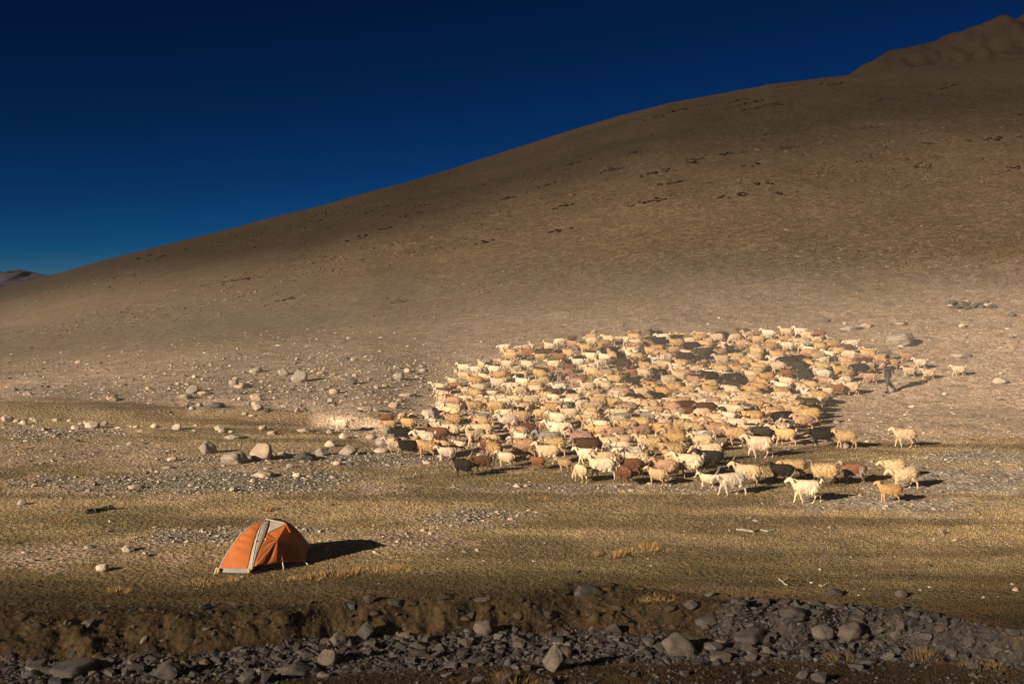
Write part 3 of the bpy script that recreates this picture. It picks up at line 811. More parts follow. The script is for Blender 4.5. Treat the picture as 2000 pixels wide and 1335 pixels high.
# dark shrub mats high on the hill
V, S = [], []
for (px, py, k) in [(700, 465, 3), (960, 470, 4), (1000, 385, 5), (1120, 320, 6), (1080, 358, 6), (1100, 403, 5), (1090, 451, 5), (1280, 338, 9), (1310, 358, 6), (1270, 393, 9), (1430, 382, 9), (1350, 318, 4), (1360, 312, 4), (1490, 360, 5), (1300, 222, 9), (1280, 232, 7), (1330, 215, 6), (1450, 205, 12), (1480, 210, 10), (1500, 208, 8), (1440, 198, 5), (1370, 207, 4), (1535, 168, 4), (1640, 165, 4),
                    (1700, 250, 4), (1735, 195, 4), (1840, 173, 4), (1820, 185, 3), (1810, 280, 3), (1950, 270, 9), (1990, 225, 4), (1805, 327, 4), (1460, 322, 4), (1540, 288, 5), (1420, 300, 4), (1240, 298, 4), (1190, 333, 5), (800, 420, 3), (750, 448, 4), (610, 424, 3), (275, 505, 3), (320, 500, 3), (480, 545, 5), (560, 585, 6), (460, 548, 5), (780, 590, 4), (1610, 165, 3), (1530, 380, 3), (1975, 330, 4)]:
    g = ground_at(px, py)
    for q in range(k * 2):
        dx, dy = rng.normal(0, .25 * k ** .6 * g.y / 110), rng.normal(0, .45 * g.y / 110)
        V.append((g.x + dx, g.y + dy, h1(g.x + dx, g.y + dy))); S.append(rng.uniform(.5, 1.1) * g.y / 170)
V, S = np.array(V), np.array(S)
o = scatter_stones(V, S, np.tile([(.021, .0135, .009)], (len(V), 1)) * rng.uniform(.7, 1.3, (len(V), 1)), 'shrub_mats', (.3, .55), base=V12)
props(o, 'dark red-brown shrub mats in patches high on the hillside', 'ground cover', kind='stuff')

# ------------------------------------------------------------------ bodies grown as one skin
def tube(bm, pts, radii, seg=10):
    """tapered limb through pts; radii are numbers or (side, up) pairs."""
    pts = [Vector(p) for p in pts]
    rings = []
    for i, p in enumerate(pts):
        d = (pts[min(i + 1, len(pts) - 1)] - pts[max(i - 1, 0)]).normalized()
        side = d.cross(Vector((0, 0, 1)))
        if side.length < 1e-3: side = Vector((0, 1, 0))
        side.normalize(); up = side.cross(d)
        r = radii[i]; rs, ru = r if isinstance(r, tuple) else (r, r)
        rings.append([bm.verts.new(p + side * math.cos(a) * rs + up * math.sin(a) * ru) for a in [2 * math.pi * k / seg for k in range(seg)]])
    for a, b in zip(rings, rings[1:]):
        for k in range(seg):
            bm.faces.new((a[k], a[(k + 1) % seg], b[(k + 1) % seg], b[k]))
    for ring, at, other in ((rings[0], pts[0], pts[1]), (rings[-1], pts[-1], pts[-2])):
        r = radii[0] if ring is rings[0] else radii[-1]
        r = min(r) if isinstance(r, tuple) else r
        c = bm.verts.new(at + (at - other).normalized() * r * 0.7)
        for k in range(seg):
            bm.faces.new((ring[k], ring[(k + 1) % seg], c))

def one_skin(name, bm, voxel, smooth_it=4):
    bmesh.ops.recalc_face_normals(bm, faces=list(bm.faces))
    me = bpy.data.meshes.new(name + '_cage'); bm.to_mesh(me); bm.free()
    o = bpy.data.objects.new(name + '_cage', me); COL.objects.link(o)
    m = o.modifiers.new('r', 'REMESH'); m.mode = 'VOXEL'; m.voxel_size = voxel
    if smooth_it:
        s = o.modifiers.new('s', 'SMOOTH'); s.factor = 0.5; s.iterations = smooth_it
    dg = bpy.context.evaluated_depsgraph_get()
    out = bpy.data.meshes.new_from_object(o.evaluated_get(dg)); out.name = name
    bpy.data.objects.remove(o); bpy.data.meshes.remove(me)
    out.polygons.foreach_set('use_smooth', [True] * len(out.polygons))
    return out

def rot_chain(pts, ang):
    h = Vector(pts[0]); out = [h]
    for p in pts[1:]:
        d = Vector(p) - h
        out.append(h + Vector((d.x * math.cos(ang) + d.z * math.sin(ang), d.y, -d.x * math.sin(ang) + d.z * math.cos(ang))))
    return out

def animal(kind, seed, swing, head='level', fat=1.0, tail='up'):
    """faces +X, feet at z = 0. Returns body mesh, fleece mesh and the two horn places."""
    goat = kind == 'goat'
    bm = bmesh.new()
    f = fat
    torso = [(-.41, .60, .05, .06), (-.36, .57, .12, .14), (-.22, .545, .155 * f, .185), (-.02, .52, .175 * f, .20), (.18, .53, .15 * f, .19), (.30, .55, .11 * f, .155), (.38, .57, .06, .08)]
    if not goat: torso = [(a, b + .005, c * 1.12, d * 1.06) for a, b, c, d in torso]
    tube(bm, [(a, 0, b) for a, b, c, d in torso], [(c, d) for a, b, c, d in torso], 14)
    for s, sw in ((1, swing[0]), (-1, swing[1])):
        ch = rot_chain([(.25, s * .085, .50), (.235, s * .09, .36), (.25, s * .088, .21), (.245, s * .088, .055), (.265, s * .088, .02)], sw)
        dz = .02 - ch[-1].z
        ch = [c + Vector((0, 0, dz * min(1, k / 2))) for k, c in enumerate(ch)]
        tube(bm, ch, [.082, .058, .034, .025, .030], 8)
    for s, sw in ((1, swing[2]), (-1, swing[3])):
        ch = rot_chain([(-.27, s * .09, .52), (-.20, s * .10, .36), (-.345, s * .09, .245), (-.325, s * .09, .055), (-.30, s * .09, .02)], sw)
        dz = .02 - ch[-1].z
        ch = [c + Vector((0, 0, dz * min(1, k / 2))) for k, c in enumerate(ch)]
        tube(bm, ch, [.115, .078, .038, .026, .031], 8)
    if head == 'level': nk, hd = [(.27, 0, .60), (.38, 0, .665), (.45, 0, .715)], [(.44, 0, .74), (.505, 0, .735), (.59, 0, .685), (.645, 0, .65)]
    elif head == 'high': nk, hd = [(.27, 0, .61), (.37, 0, .70), (.42, 0, .77)], [(.41, 0, .80), (.475, 0, .80), (.56, 0, .755), (.62, 0, .72)]
    elif head == 'low': nk, hd = [(.28, 0, .57), (.40, 0, .60), (.48, 0, .61)], [(.48, 0, .635), (.54, 0, .62), (.615, 0, .555), (.66, 0, .51)]
    else: nk, hd = [(.30, 0, .52), (.42, 0, .38), (.50, 0, .26)], [(.49, 0, .27), (.54, 0, .22), (.585, 0, .13), (.605, 0, .07)]
    nr = 1.0 if goat else 1.12
    tube(bm, nk, [(.105 * nr, .135 * nr), (.078 * nr, .10 * nr), (.066 * nr, .075 * nr)], 10)
    tube(bm, hd, [(.062, .066), (.062, .070), (.046, .050), (.034, .034)], 10)
    h0 = Vector(hd[0])
    for s in (1, -1):
        tube(bm, [h0 + Vector((-.005, s * .045, .02)), h0 + Vector((-.02, s * .10, .005)), h0 + Vector((-.035, s * .155, -.03))], [(.02, .022), (.030, .020), (.018, .015)], 6)
    if goat:
        tube(bm, [Vector(hd[2]) + Vector((.01, 0, -.03)), Vector(hd[2]) + Vector((.015, 0, -.12))], [.024, .014], 6)
        if tail == 'up': tube(bm, [(-.40, 0, .64), (-.445, 0, .71), (-.45, 0, .77)], [.035, .034, .020], 6)
        else: tube(bm, [(-.40, 0, .64), (-.45, 0, .60), (-.465, 0, .52)], [.03, .028, .018], 6)
    else:
        tube(bm, [(-.40, 0, .60), (-.455, 0, .52), (-.45, 0, .40)], [.05, .048, .028], 6)
    me = one_skin(kind + '_body', bm, .0145, 3)
    n = len(me.vertices)
    co = np.empty(n * 3); me.vertices.foreach_get('co', co); co = co.reshape(-1, 3)
    no = np.empty(n * 3); me.vertices.foreach_get('normal', no); no = no.reshape(-1, 3)
    legs = smooth((.36 - co[:, 2]) / .08) * (1 if head != 'graze' else 1)
    hx = h0.x - .02
    face = smooth((co[:, 0] - hx) / .04) * (1 if head != 'graze' else 0) + (smooth((co[:, 0] - .46) / .05) if head == 'graze' else 0)
    coat = np.clip(1 - legs - face, 0, 1)
    # woolly relief
    q = co * (13 if goat else 19)
    w = fbm(q[:, 0] + q[:, 1] * 1.3 + seed, q[:, 2] * (0.55 if goat else 1) + q[:, 1] * .7, 3, seed)
    co2 = co + no * (coat * (0.016 if goat else 0.017) * w * 2)[:, None]
    # coat hangs below the belly on goats
    if goat: co2[:, 2] -= coat * smooth((.42 - co[:, 2]) / .12) * .03
    me.vertices.foreach_set('co', co2.ravel())
    at = me.attributes.new('tone', 'FLOAT', 'POINT'); at.data.foreach_set('value', coat.astype(np.float32))
    me.update(); me.materials.clear(); me.materials.append(M_FUR)
    # locks of hair
    g = np.random.default_rng(seed)
    pk = g.choice(n, 1200, p=(coat + 1e-6) / (coat + 1e-6).sum())
    P, N = co2[pk], no[pk]
    down = np.array([-.35, 0, -1.0]) if goat else np.array([-.2, 0, -.35])
    D = down + N * (0.32 if goat else 0.55) + g.normal(0, .16, (len(pk), 3)); D /= np.linalg.norm(D, axis=1)[:, None]
    Ls = g.uniform(.04, .095, len(pk)) if goat else g.uniform(.02, .045, len(pk))
    side = np.cross(D, N); side /= np.linalg.norm(side, axis=1)[:, None] + 1e-9
    wd = g.uniform(.010, .022, len(pk))[:, None]
    V = np.stack([P - side * wd, P + side * wd, P + D * Ls[:, None] + N * .006], 1).reshape(-1, 3)
    fl = mesh_np(kind + '_fleece', V, np.arange(len(V)).reshape(-1, 3), False, None, {'tone': np.ones(len(V))})
    fl.materials.append(M_FUR)
    dirx = (Vector(hd[1]) - Vector(hd[0])).normalized()
    return dict(kind=kind, body=me, fleece=fl, horn=h0 + Vector((.03, 0, .055)), pitch=math.atan2(dirx.z, dirx.x))

def horn_mesh(name, curl, size=1.0):
    bm = bmesh.new(); pts, rad = [], []
    if curl == 'sweep':
        for k in range(9):
            t = k / 8; a = t * 1.7
            pts.append((-.15 * math.sin(a) * size, .05 * t * size, .14 * (1 - math.cos(a)) * .55 * size + .15 * math.sin(a * .8) * size)); rad.append(.020 * (1 - .8 * t) * size + .002)
    elif curl == 'spread':
        for k in range(9):
            t = k / 8
            pts.append((-.10 * t * size, .14 * t * size + .03 * math.sin(t * 6), .17 * math.sin(t * 1.6) * size)); rad.append(.020 * (1 - .8 * t) * size + .002)
    else:
        for k in range(14):
            t = k / 13; a = t * 5.2
            pts.append((-.075 * math.sin(a) * size * (1 - .3 * t), .03 + .075 * t * size, .075 * (math.cos(a) - 1) * size * (1 - .3 * t) + .03)); rad.append(.026 * (1 - .75 * t) * size + .002)
    tube(bm, pts, rad, 6)
    bmesh.ops.recalc_face_normals(bm, faces=list(bm.faces))
    me = bpy.data.meshes.new(name); bm.to_mesh(me); bm.free(); me.materials.append(M_HORN)
    me.polygons.foreach_set('use_smooth', [True] * len(me.polygons))
    return me
HORN = {'sweep': horn_mesh('swept_horn', 'sweep'), 'spread': horn_mesh('spread_horn', 'spread'), 'curl': horn_mesh('curled_horn', 'curl'), 'stub': horn_mesh('stub_horn', 'sweep', .6)}

GOATS = [animal('goat', 1, (.30, -.22, -.28, .25), 'level', 1.0, 'up'), animal('goat', 2, (-.25, .28, .22, -.30), 'high', .95, 'up'), animal('goat', 3, (.10, -.12, -.10, .14), 'level', 1.05, 'down'),
         animal('goat', 4, (.22, -.3, .3, -.2), 'low', 1.0, 'up'), animal('goat', 5, (.05, -.05, -.08, .05), 'graze', 1.0, 'down')]
SHEEP = [animal('sheep', 11, (.26, -.2, -.24, .22), 'level', 1.0), animal('sheep', 12, (-.2, .24, .2, -.25), 'low', 1.05), animal('sheep', 13, (.08, -.1, -.1, .1), 'high', 1.0), animal('sheep', 14, (.16, -.2, .2, -.14), 'level', 1.08)]

COATS = {'white': (.70, .61, .47), 'cream': (.62, .49, .335), 'tan': (.54, .385, .215), 'golden': (.52, .345, .17), 'rosy': (.42, .27, .185), 'brown': (.16, .075, .042), 'reddish': (.25, .12, .063), 'grey': (.24, .22, .20), 'black': (.026, .022, .020), 'charcoal': (.055, .047, .042), 'dark brown': (.085, .042, .026)}
_count = 0
def put_animal(kind, variant, x, y, heading, coat, size, horn, pie=1.0, dark_face=0):
    """heading: direction of travel in the ground plane."""
    global _count
    _count += 1
    A = (GOATS if kind == 'goat' else SHEEP)[variant]
    size *= float(np.interp(y, [28, 40, 70], [.81, .80, .79]))
    ca, sa = math.cos(heading), math.sin(heading)
    e = .3 * size
    zf, zb = h1(x + ca * e, y + sa * e), h1(x - ca * e, y - sa * e)
    pitch = math.atan2(zf - zb, 2 * e)
    z = (zf + zb) / 2 - .008
    M = Matrix.Rotation(heading, 4, 'Z') @ Matrix.Rotation(-pitch, 4, 'Y')
    o = bpy.data.objects.new(kind, A['body']); COL.objects.link(o)
    o.location = (x, y, z); o.rotation_euler = M.to_euler(); o.scale = (size, size * random.uniform(.94, 1.08), size)
    r = random.uniform(.86, 1.12); c = COATS[coat]
    o.color = (min(c[0] * r, .86), min(c[1] * r * random.uniform(.97, 1.03), .8), c[2] * r * random.uniform(.93, 1.07), pie)
    o.pass_index = dark_face
    f = bpy.data.objects.new('fleece', A['fleece']); COL.objects.link(f); f.parent = o; f.color = o.color
    if horn:
        for s in (1, -1):
            h = bpy.data.objects.new('horn', HORN[horn]); COL.objects.link(h); h.parent = o
            h.location = A['horn'] + Vector((0, s * .025, 0)); h.scale = (1, s, 1); h.rotation_euler = (0, -A['pitch'] * .8, 0)
    return o

# ------------------------------------------------------------------ the flock
# animals one can pick out: column, foot row, kind, variant, coat, size, horn, heading offset (deg), piebald, label
PI = math.pi
_an = [
    (1575, 982, 'goat', 0, 'white', 1.02, 'sweep', 0, 1, 'white goat with raised tail, nearest of the stragglers in front'),
    (1428, 967, 'goat', 3, 'white', 1.02, 'sweep', -18, 1, 'white goat with trailing hind leg at the front of the flock'),
    (1460, 950, 'goat', 2, 'cream', 1.05, 'spread', 14, 1, 'cream goat close behind the white front goat'),
    (1527, 943, 'goat', 2, 'black', .92, 'stub', 10, 1, 'black goat standing above the nearest white straggler'),
    (1550, 936, 'sheep', 1, 'tan', .95, None, 0, 1, 'tan sheep half hidden behind the black goat in front'),
    (1610, 950, 'sheep', 0, 'tan', 1.06, 'curl', 0, 1, 'tan sheep with dark head right of the black goat'),
    (1666, 943, 'goat', 2, 'reddish', .95, None, 0, .56, 'mottled reddish goat among the stragglers at right'),
    (1746, 934, 'sheep', 1, 'cream', .9, None, 0, 1, 'cream sheep partly behind the shaggy tan straggler'),
    (1766, 955, 'sheep', 1, 'cream', 1.0, None, -8, 1, 'shaggy cream-tan sheep, rightmost of the near stragglers'),
    (1738, 981, 'sheep', 2, 'golden', .80, None, 0, 1, 'small golden lamb lowest among the stragglers at right'),
    (1767, 873, 'sheep', 0, 'cream', 1.05, None, 0, 1, 'lone cream sheep on the grass strip right of the flock'),
    (1652, 875, 'sheep', 3, 'tan', .98, None, 10, 1, 'tan sheep following the black sheep at the right edge'),
    (1605, 874, 'sheep', 1, 'black', 1.10, None, 0, 1, 'black sheep walking at the right edge of the flock'),
    (1534, 870, 'goat', 1, 'tan', 1.0, 'sweep', 10, 1, 'tan goat with tall swept horns and raised head'),
    (1483, 894, 'goat', 0, 'cream', 1.18, 'sweep', 0, 1, 'big long-haired cream goat with long horns at the lower right front'),
    (1487, 866, 'sheep', 1, 'charcoal', 1.0, 'curl', 0, 1, 'dark grey sheep behind the big long-haired goat'),
    (1437, 870, 'sheep', 0, 'tan', 1.05, 'stub', 0, 1, 'tan sheep with white legs ahead of the dark grey sheep'),
    (1528, 840, 'sheep', 1, 'black', 1.2, 'curl', -10, 1, 'large black sheep above the tall-horned tan goat'),
    (1568, 842, 'sheep', 3, 'tan', 1.05, None, -20, 1, 'tan sheep directly behind the large black sheep'),
    (1583, 829, 'sheep', 0, 'golden', 1.1, 'curl', 0, 1, 'golden curl-horned sheep at the right edge above the large black sheep'),
    (1580, 806, 'sheep', 3, 'charcoal', 1.08, None, 0, 1, 'charcoal sheep at the right edge of the flock'),
    (1580, 785, 'goat', 0, 'white', 1.15, 'stub', -15, .62, 'big white goat with brown rump at the right edge'),
    (1872, 735, 'goat', 0, 'white', .95, 'stub', 0, 1, 'last white goat straggling alone behind the herder'),
    (1813, 741, 'goat', 0, 'cream', .88, 'stub', -10, 1, 'lower one of the cream goats just behind the herder'),
    (1775, 737, 'goat', 2, 'cream', .90, 'stub', 0, 1, 'cream goat closest behind the herder'),
    (1797, 721, 'goat', 0, 'white', .95, 'stub', 0, 1, 'upper white goat of the group behind the herder'),
    (1771, 709, 'goat', 1, 'rosy', .95, 'stub', 0, 1, 'rosy brown goat highest in the group behind the herder'),
    (1697, 750, 'goat', 3, 'rosy', .95, 'stub', 0, 1, 'rosy goat directly in front of the herder'),
    (1662, 772, 'goat', 0, 'cream', 1.1, 'stub', -10, 1, 'cream goat at the lower right edge ahead of the herder'),
    (1636, 774, 'goat', 2, 'reddish', 1.0, 'stub', 0, 1, 'reddish goat next to the cream goat ahead of the herder'),
    (1616, 774, 'goat', 2, 'cream', .72, None, 10, 1, 'small cream kid beside the reddish goat at the right edge'),
    (1680, 735, 'sheep', 1, 'black', 1.1, None, 0, 1, 'black sheep at the right edge near the herder'),
    (1722, 716, 'sheep', 0, 'golden', 1.1, 'curl', 0, 1, 'golden sheep just above the herder'),
    (667, 843, 'goat', 0, 'white', .82, 'stub', 0, 1, 'lone white goat leading far left of the flock'),
    (757, 832, 'goat', 2, 'brown', .80, 'spread', 0, 1, 'brown goat at the left tip of the flock'),
    (760, 843, 'goat', 3, 'tan', .75, 'stub', 0, 1, 'tan goat in front of the brown goat at the left tip'),
    (796, 842, 'goat', 2, 'golden', .85, 'stub', 15, 1, 'orange-tan goat third from the left tip of the flock'),
    (784, 866, 'sheep', 1, 'black', .95, None, 0, 1, 'black sheep behind the white goat at the lower left front'),
    (770, 884, 'goat', 0, 'cream', .85, 'stub', 0, 1, 'cream goat left of the black sheep at the lower left front'),
    (797, 892, 'sheep', 2, 'black', .90, None, 0, 1, 'black sheep standing left of the golden sheep at the lower left'),
    (834, 895, 'sheep', 2, 'golden', .98, 'curl', 10, 1, 'golden sheep right of the black sheep at the lower left'),
    (871, 901, 'goat', 2, 'white', .78, 'spread', 0, 1, 'small white goat at the lower left front'),
    (904, 931, 'goat', 2, 'black', .86, 'stub', 20, 1, 'black goat lowest at the left front of the flock'),
    (940, 922, 'goat', 3, 'brown', .85, 'sweep', -20, 1, 'brown goat beside the lowest black goat'),
    (988, 912, 'goat', 2, 'cream', .78, 'stub', 20, 1, 'shaggy cream goat right of the brown goat in front'),
    (1050, 917, 'goat', 2, 'reddish', .68, None, 15, 1, 'reddish kid at the front edge of the flock'),
    (1070, 906, 'goat', 1, 'cream', 1.02, 'stub', 0, 1, 'cream goat right behind the reddish kid'),
    (1103, 920, 'sheep', 0, 'tan', .62, None, 20, 1, 'small tan lamb right of the reddish kid'),
    (1133, 941, 'goat', 4, 'cream', .85, None, 55, 1, 'golden cream goat grazing at the front edge'),
    (1176, 935, 'goat', 1, 'white', 1.02, 'sweep', -5, 1, 'white goat right of the grazing goat'),
    (1220, 946, 'goat', 4, 'brown', .9, None, 60, 1, 'shaggy brown goat seen from behind at the front edge'),
    (1232, 932, 'goat', 2, 'brown', .95, 'sweep', 0, 1, 'brown goat just behind the shaggy brown one'),
    (1283, 947, 'goat', 2, 'tan', .78, 'stub', 25, 1, 'tan goat right of the shaggy brown goat in front'),
    (1300, 935, 'goat', 0, 'rosy', .95, 'sweep', 0, 1, 'rosy tan goat behind the tan goat in front'),
    (1345, 932, 'goat', 0, 'white', 1.15, 'spread', 0, .60, 'big white goat with grey-brown hindquarters at the front'),
    (1381, 951, 'goat', 2, 'white', .62, None, 15, 1, 'small white kid left of the white front goat'),
    (1232, 912, 'goat', 3, 'white', 1.08, 'spread', 0, .50, 'black and white piebald goat in the front rows'),
    (1284, 890, 'sheep', 0, 'tan', 1.05, 'stub', 0, 1, 'tan woolly sheep standing clear in the front rows'),
    (1316, 871, 'sheep', 3, 'golden', 1.02, None, -15, 1, 'golden sheep behind the clear-standing woolly one'),
    (1372, 883, 'goat', 0, 'cream', 1.0, 'sweep', 0, 1, 'cream goat with raised tail right of the woolly sheep'),
    (1218, 874, 'sheep', 2, 'cream', .74, None, 10, 1, 'cream lamb left of the woolly sheep in the front rows'),
    (1362, 893, 'goat', 4, 'tan', .7, None, 0, 1, 'small tan goat with lowered head under the cream goat'),
    (1320, 897, 'goat', 3, 'golden', .7, 'stub', 0, 1, 'small orange goat in front of the woolly sheep'),
    (1072, 880, 'goat', 2, 'grey', 1.1, 'spread', 0, 1, 'grey goat with bushy tail in the left front rows'),
    (1128, 868, 'goat', 2, 'charcoal', .95, 'sweep', 0, .50, 'black goat flecked with white in the front rows'),
    (1135, 880, 'sheep', 3, 'rosy', 1.1, 'curl', 0, 1, 'rosy brown sheep below the flecked black goat'),
    (1148, 896, 'sheep', 1, 'dark brown', 1.15, 'stub', 0, 1, 'dark brown sheep low in the front rows'),
    (1030, 858, 'goat', 2, 'dark brown', 1.0, 'spread', 10, 1, 'dark brown goat in the left front rows'),
    (1405, 866, 'sheep', 3, 'rosy', 1.25, 'curl', 0, 1, 'large rosy brown ram with curled horns in the right front'),
    (1463, 815, 'goat', 2, 'black', .95, 'curl', 0, .48, 'black goat speckled with white left of the large black sheep'),
    (1440, 806, 'goat', 0, 'cream', 1.2, 'sweep', -10, 1, 'large pale goat striding above the speckled black goat'),
    (856, 771, 'goat', 0, 'white', .98, 'spread', 0, 1, 'white goat at the upper left edge of the flock'),
    (889, 767, 'goat', 3, 'reddish', .88, 'stub', 0, 1, 'reddish goat next to the white one at the upper left edge'),
    (913, 777, 'goat', 0, 'cream', .92, 'stub', -10, 1, 'cream goat in front of the reddish one at the upper left edge'),
    (935, 772, 'goat', 2, 'cream', .98, 'spread', 0, 1, 'second cream goat from the upper left edge'),
    (907, 732, 'goat', 1, 'white', .98, 'stub', 10, 1, 'white goat highest on the left edge of the flock'),
    (930, 735, 'goat', 3, 'white', .92, 'stub', 0, 1, 'white goat with lowered head beside the highest left one'),
    (951, 718, 'goat', 2, 'grey', .85, 'spread', 0, 1, 'grey goat at the upper left edge of the flock'),
    (972, 718, 'goat', 2, 'rosy', .9, 'stub', 20, 1, 'rosy goat right of the grey one at the upper left edge'),
    (990, 725, 'goat', 0, 'cream', 1.0, 'stub', 10, 1, 'cream goat right of the rosy one at the upper left edge'),
    (986, 690, 'goat', 3, 'white', .9, 'stub', 0, 1, 'white goat alone at the top left of the flock'),
    (918, 806, 'goat', 4, 'charcoal', .95, None, 10, 1, 'charcoal goat behind the boulder cluster on the left'),
    (885, 800, 'goat', 2, 'rosy', 1.0, 'stub', 0, 1, 'rosy goat just right of the boulder cluster'),
    (868, 797, 'goat', 0, 'cream', .95, 'sweep', 10, 1, 'cream goat behind the boulder cluster'),
    (885, 815, 'goat', 3, 'cream', .95, 'stub', -10, 1, 'cream goat stepping past the boulder cluster'),
    (1290, 684, 'sheep', 1, 'black', 1.25, None, 0, 1, 'largest black sheep high in the dark cluster at the back'),
    (1352, 693, 'sheep', 1, 'black', 1.2, 'curl', 0, 1, 'black sheep right of the largest in the dark cluster'),
    (1340, 712, 'sheep', 3, 'black', 1.1, None, 0, 1, 'black sheep lowest in the dark cluster at the back'),
    (1375, 705, 'sheep', 1, 'charcoal', 1.2, None, 0, 1, 'charcoal sheep at the right end of the dark cluster'),
    (1325, 675, 'sheep', 1, 'black', 1.05, None, 0, 1, 'black sheep topmost in the dark cluster at the back'),
    (1385, 752, 'sheep', 3, 'black', 1.15, 'curl', 0, 1, 'left black sheep of the pair in the flock centre'),
    (1432, 757, 'sheep', 1, 'black', 1.2, None, 0, 1, 'right black sheep of the pair in the flock centre'),
    (1432, 770, 'sheep', 1, 'charcoal', 1.1, 'curl', 0, 1, 'charcoal ram below the black pair in the flock centre'),
    (1540, 724, 'sheep', 1, 'black', 1.25, None, 0, 1, 'black sheep in the right half behind the flock centre'),
    (1560, 730, 'sheep', 1, 'charcoal', 1.1, None, 0, 1, 'charcoal sheep right beside the black one in the right half'),
    (1450, 660, 'goat', 2, 'dark brown', 1.0, 'stub', 0, 1, 'dark brown goat on the back edge of the flock'),
    (1535, 660, 'goat', 1, 'cream', 1.0, 'sweep', 0, 1, 'cream goat with raised head on the back edge'),
    (1562, 660, 'goat', 1, 'white', 1.0, 'stub', 0, 1, 'white goat with raised head on the back edge'),
    (1600, 664, 'goat', 2, 'reddish', .95, 'stub', 0, 1, 'reddish goat at the right end of the back edge'),
    (1190, 703, 'sheep', 1, 'black', 1.2, None, -10, 1, 'black sheep alone in the left back of the flock'),
    (1380, 816, 'sheep', 1, 'dark brown', 1.1, None, 0, 1, 'dark brown sheep right of its twin in the middle front'),
    (1340, 812, 'sheep', 1, 'dark brown', 1.1, None, 0, 1, 'dark brown sheep left of its twin in the middle front'),
]
placed = []
for (px, py, kind, v, coat, size, horn, off, pie, label) in _an:
    g = ground_at(px, py)
    hd = PI - math.radians(8 + off)
    o = put_animal(kind, v, g.x, g.y, hd, coat, size, horn, pie, 1 if ('dark head' in label or coat in ('black', 'charcoal')) else 0)
    props(o, label, kind, 'flock of goats and sheep')
    placed.append((g.x, g.y))

OUT = [(858, 776), (905, 736), (952, 718), (1000, 694), (1050, 683), (1130, 670), (1250, 663), (1420, 664), (1540, 662), (1615, 668), (1690, 692), (1745, 708), (1752, 722), (1712, 738), (1690, 752), (1655, 768), (1600, 790),
       (1585, 822), (1570, 842), (1520, 862), (1470, 868), (1410, 876), (1392, 900), (1385, 930), (1290, 940), (1130, 928), (1005, 908), (960, 914), (880, 893), (815, 880), (818, 846), (862, 826), (880, 800), (862, 790)]
def inside(px, py):
    c = False
    for (x1, y1), (x2, y2) in zip(OUT, OUT[1:] + OUT[:1]):
        if (y1 > py) != (y2 > py) and px < (x2 - x1) * (py - y1) / (y2 - y1) + x1: c = not c
    return c
HOLES = [(1000, 790, 30, 8), (1075, 800, 36, 9), (1210, 815, 40, 8), (980, 740, 26, 8), (1320, 830, 45, 9), (1260, 905, 45, 12), (1345, 905, 30, 8), (1090, 760, 25, 6), (1450, 885, 45, 10), (1110, 905, 22, 8)]
cand = []
X = rng.uniform(-6, 30, 42000); Y = rng.uniform(28, 84, 42000); Zc = height(X, Y)
PXc, PYc = project(X, Y, Zc)
fill = []
taken = list(placed)
for x, y, px, py in zip(X, Y, PXc, PYc):
    if not inside(px, py): continue
    if any(abs(px - a) < c and abs(py - b) < d for a, b, c, d in HOLES) and rng.random() < .8: continue
    front = py > 815
    dx, dy = (.98, .70) if front else (.90, .61)
    if px < 1150: dx, dy = dx * 1.1, dy * 1.15
    ok = True
    for (a, b) in taken:
        if abs(a - x) < dx and ((a - x) / dx) ** 2 + ((b - y) / dy) ** 2 < 1: ok = False; break
    if ok:
        taken.append((x, y)); fill.append((x, y, px, py))
print('flock', len(placed), len(fill))

def zone(px, py):
    if py > 860: return 'in the front rows below the middle of the flock' if px > 1080 else 'in the front rows at the lower left of the flock'
    if px < 1040: return 'in the looser left wing of the flock' if py > 770 else 'on the upper left fringe of the flock'
    if py < 690: return ('along the back edge, left half of the flock' if px < 1320 else 'along the back edge, right half of the flock')
    if px > 1560: return 'in the right wing of the flock near the herder'
    if px < 1230: return 'left of the flock centre, behind the front rows' if py > 770 else 'left of the flock centre, towards the back'
    if px < 1400: return 'in the packed flock centre, nearer half' if py > 770 else 'in the packed flock centre, farther half'
    return 'right of the flock centre, nearer half' if py > 770 else 'right of the flock centre, farther half'

made = {}
for (x, y, px, py) in fill:
    # goats lead on the left and in front, sheep fill the middle and right
    pg = .88 if px < 1180 else (.62 if py > 850 else (.30 if px < 1500 else .45))
    if py < 675: pg = .65
    goat = rng.random() < pg
    if goat:
        coat = rng.choice(['white', 'cream', 'tan', 'rosy', 'brown', 'reddish', 'grey', 'black', 'dark brown'], p=[.22, .38, .10, .11, .05, .06, .02, .03, .03])
        v = int(rng.choice(5, p=[.32, .22, .24, .16, .06])); size = rng.uniform(.84, 1.1) if rng.random() > .09 else rng.uniform(.6, .72)
        horn = str(rng.choice(['stub', 'sweep', 'spread', 'none'], p=[.42, .22, .18, .18])); pie = 1.0 if rng.random() > .10 else rng.uniform(.50, .6)
    else:
        coat = rng.choice(['cream', 'tan', 'golden', 'rosy', 'brown', 'charcoal', 'black'], p=[.20, .40, .25, .07, .03, .02, .03])
        v = int(rng.choice(4)); size = rng.uniform(.95, 1.12)
        horn = str(rng.choice(['curl', 'stub', 'none'], p=[.5, .1, .4])); pie = 1.0 if rng.random() > .05 else .58
    hd = PI - math.radians(rng.normal(10, 19)) if rng.random() > .06 else PI - math.radians(rng.uniform(-50, 70))
    o = put_animal('goat' if goat else 'sheep', v, x, y, hd, str(coat), float(size), None if horn == 'none' else horn, float(pie), 1 if (coat in ('black', 'charcoal') or rng.random() < (.05 if goat else .22)) else 0)
    adj = 'pied ' if pie < 1 else ''
    made.setdefault((adj + str(coat), 'goat' if goat else 'sheep', zone(px, py)), []).append((px, o))
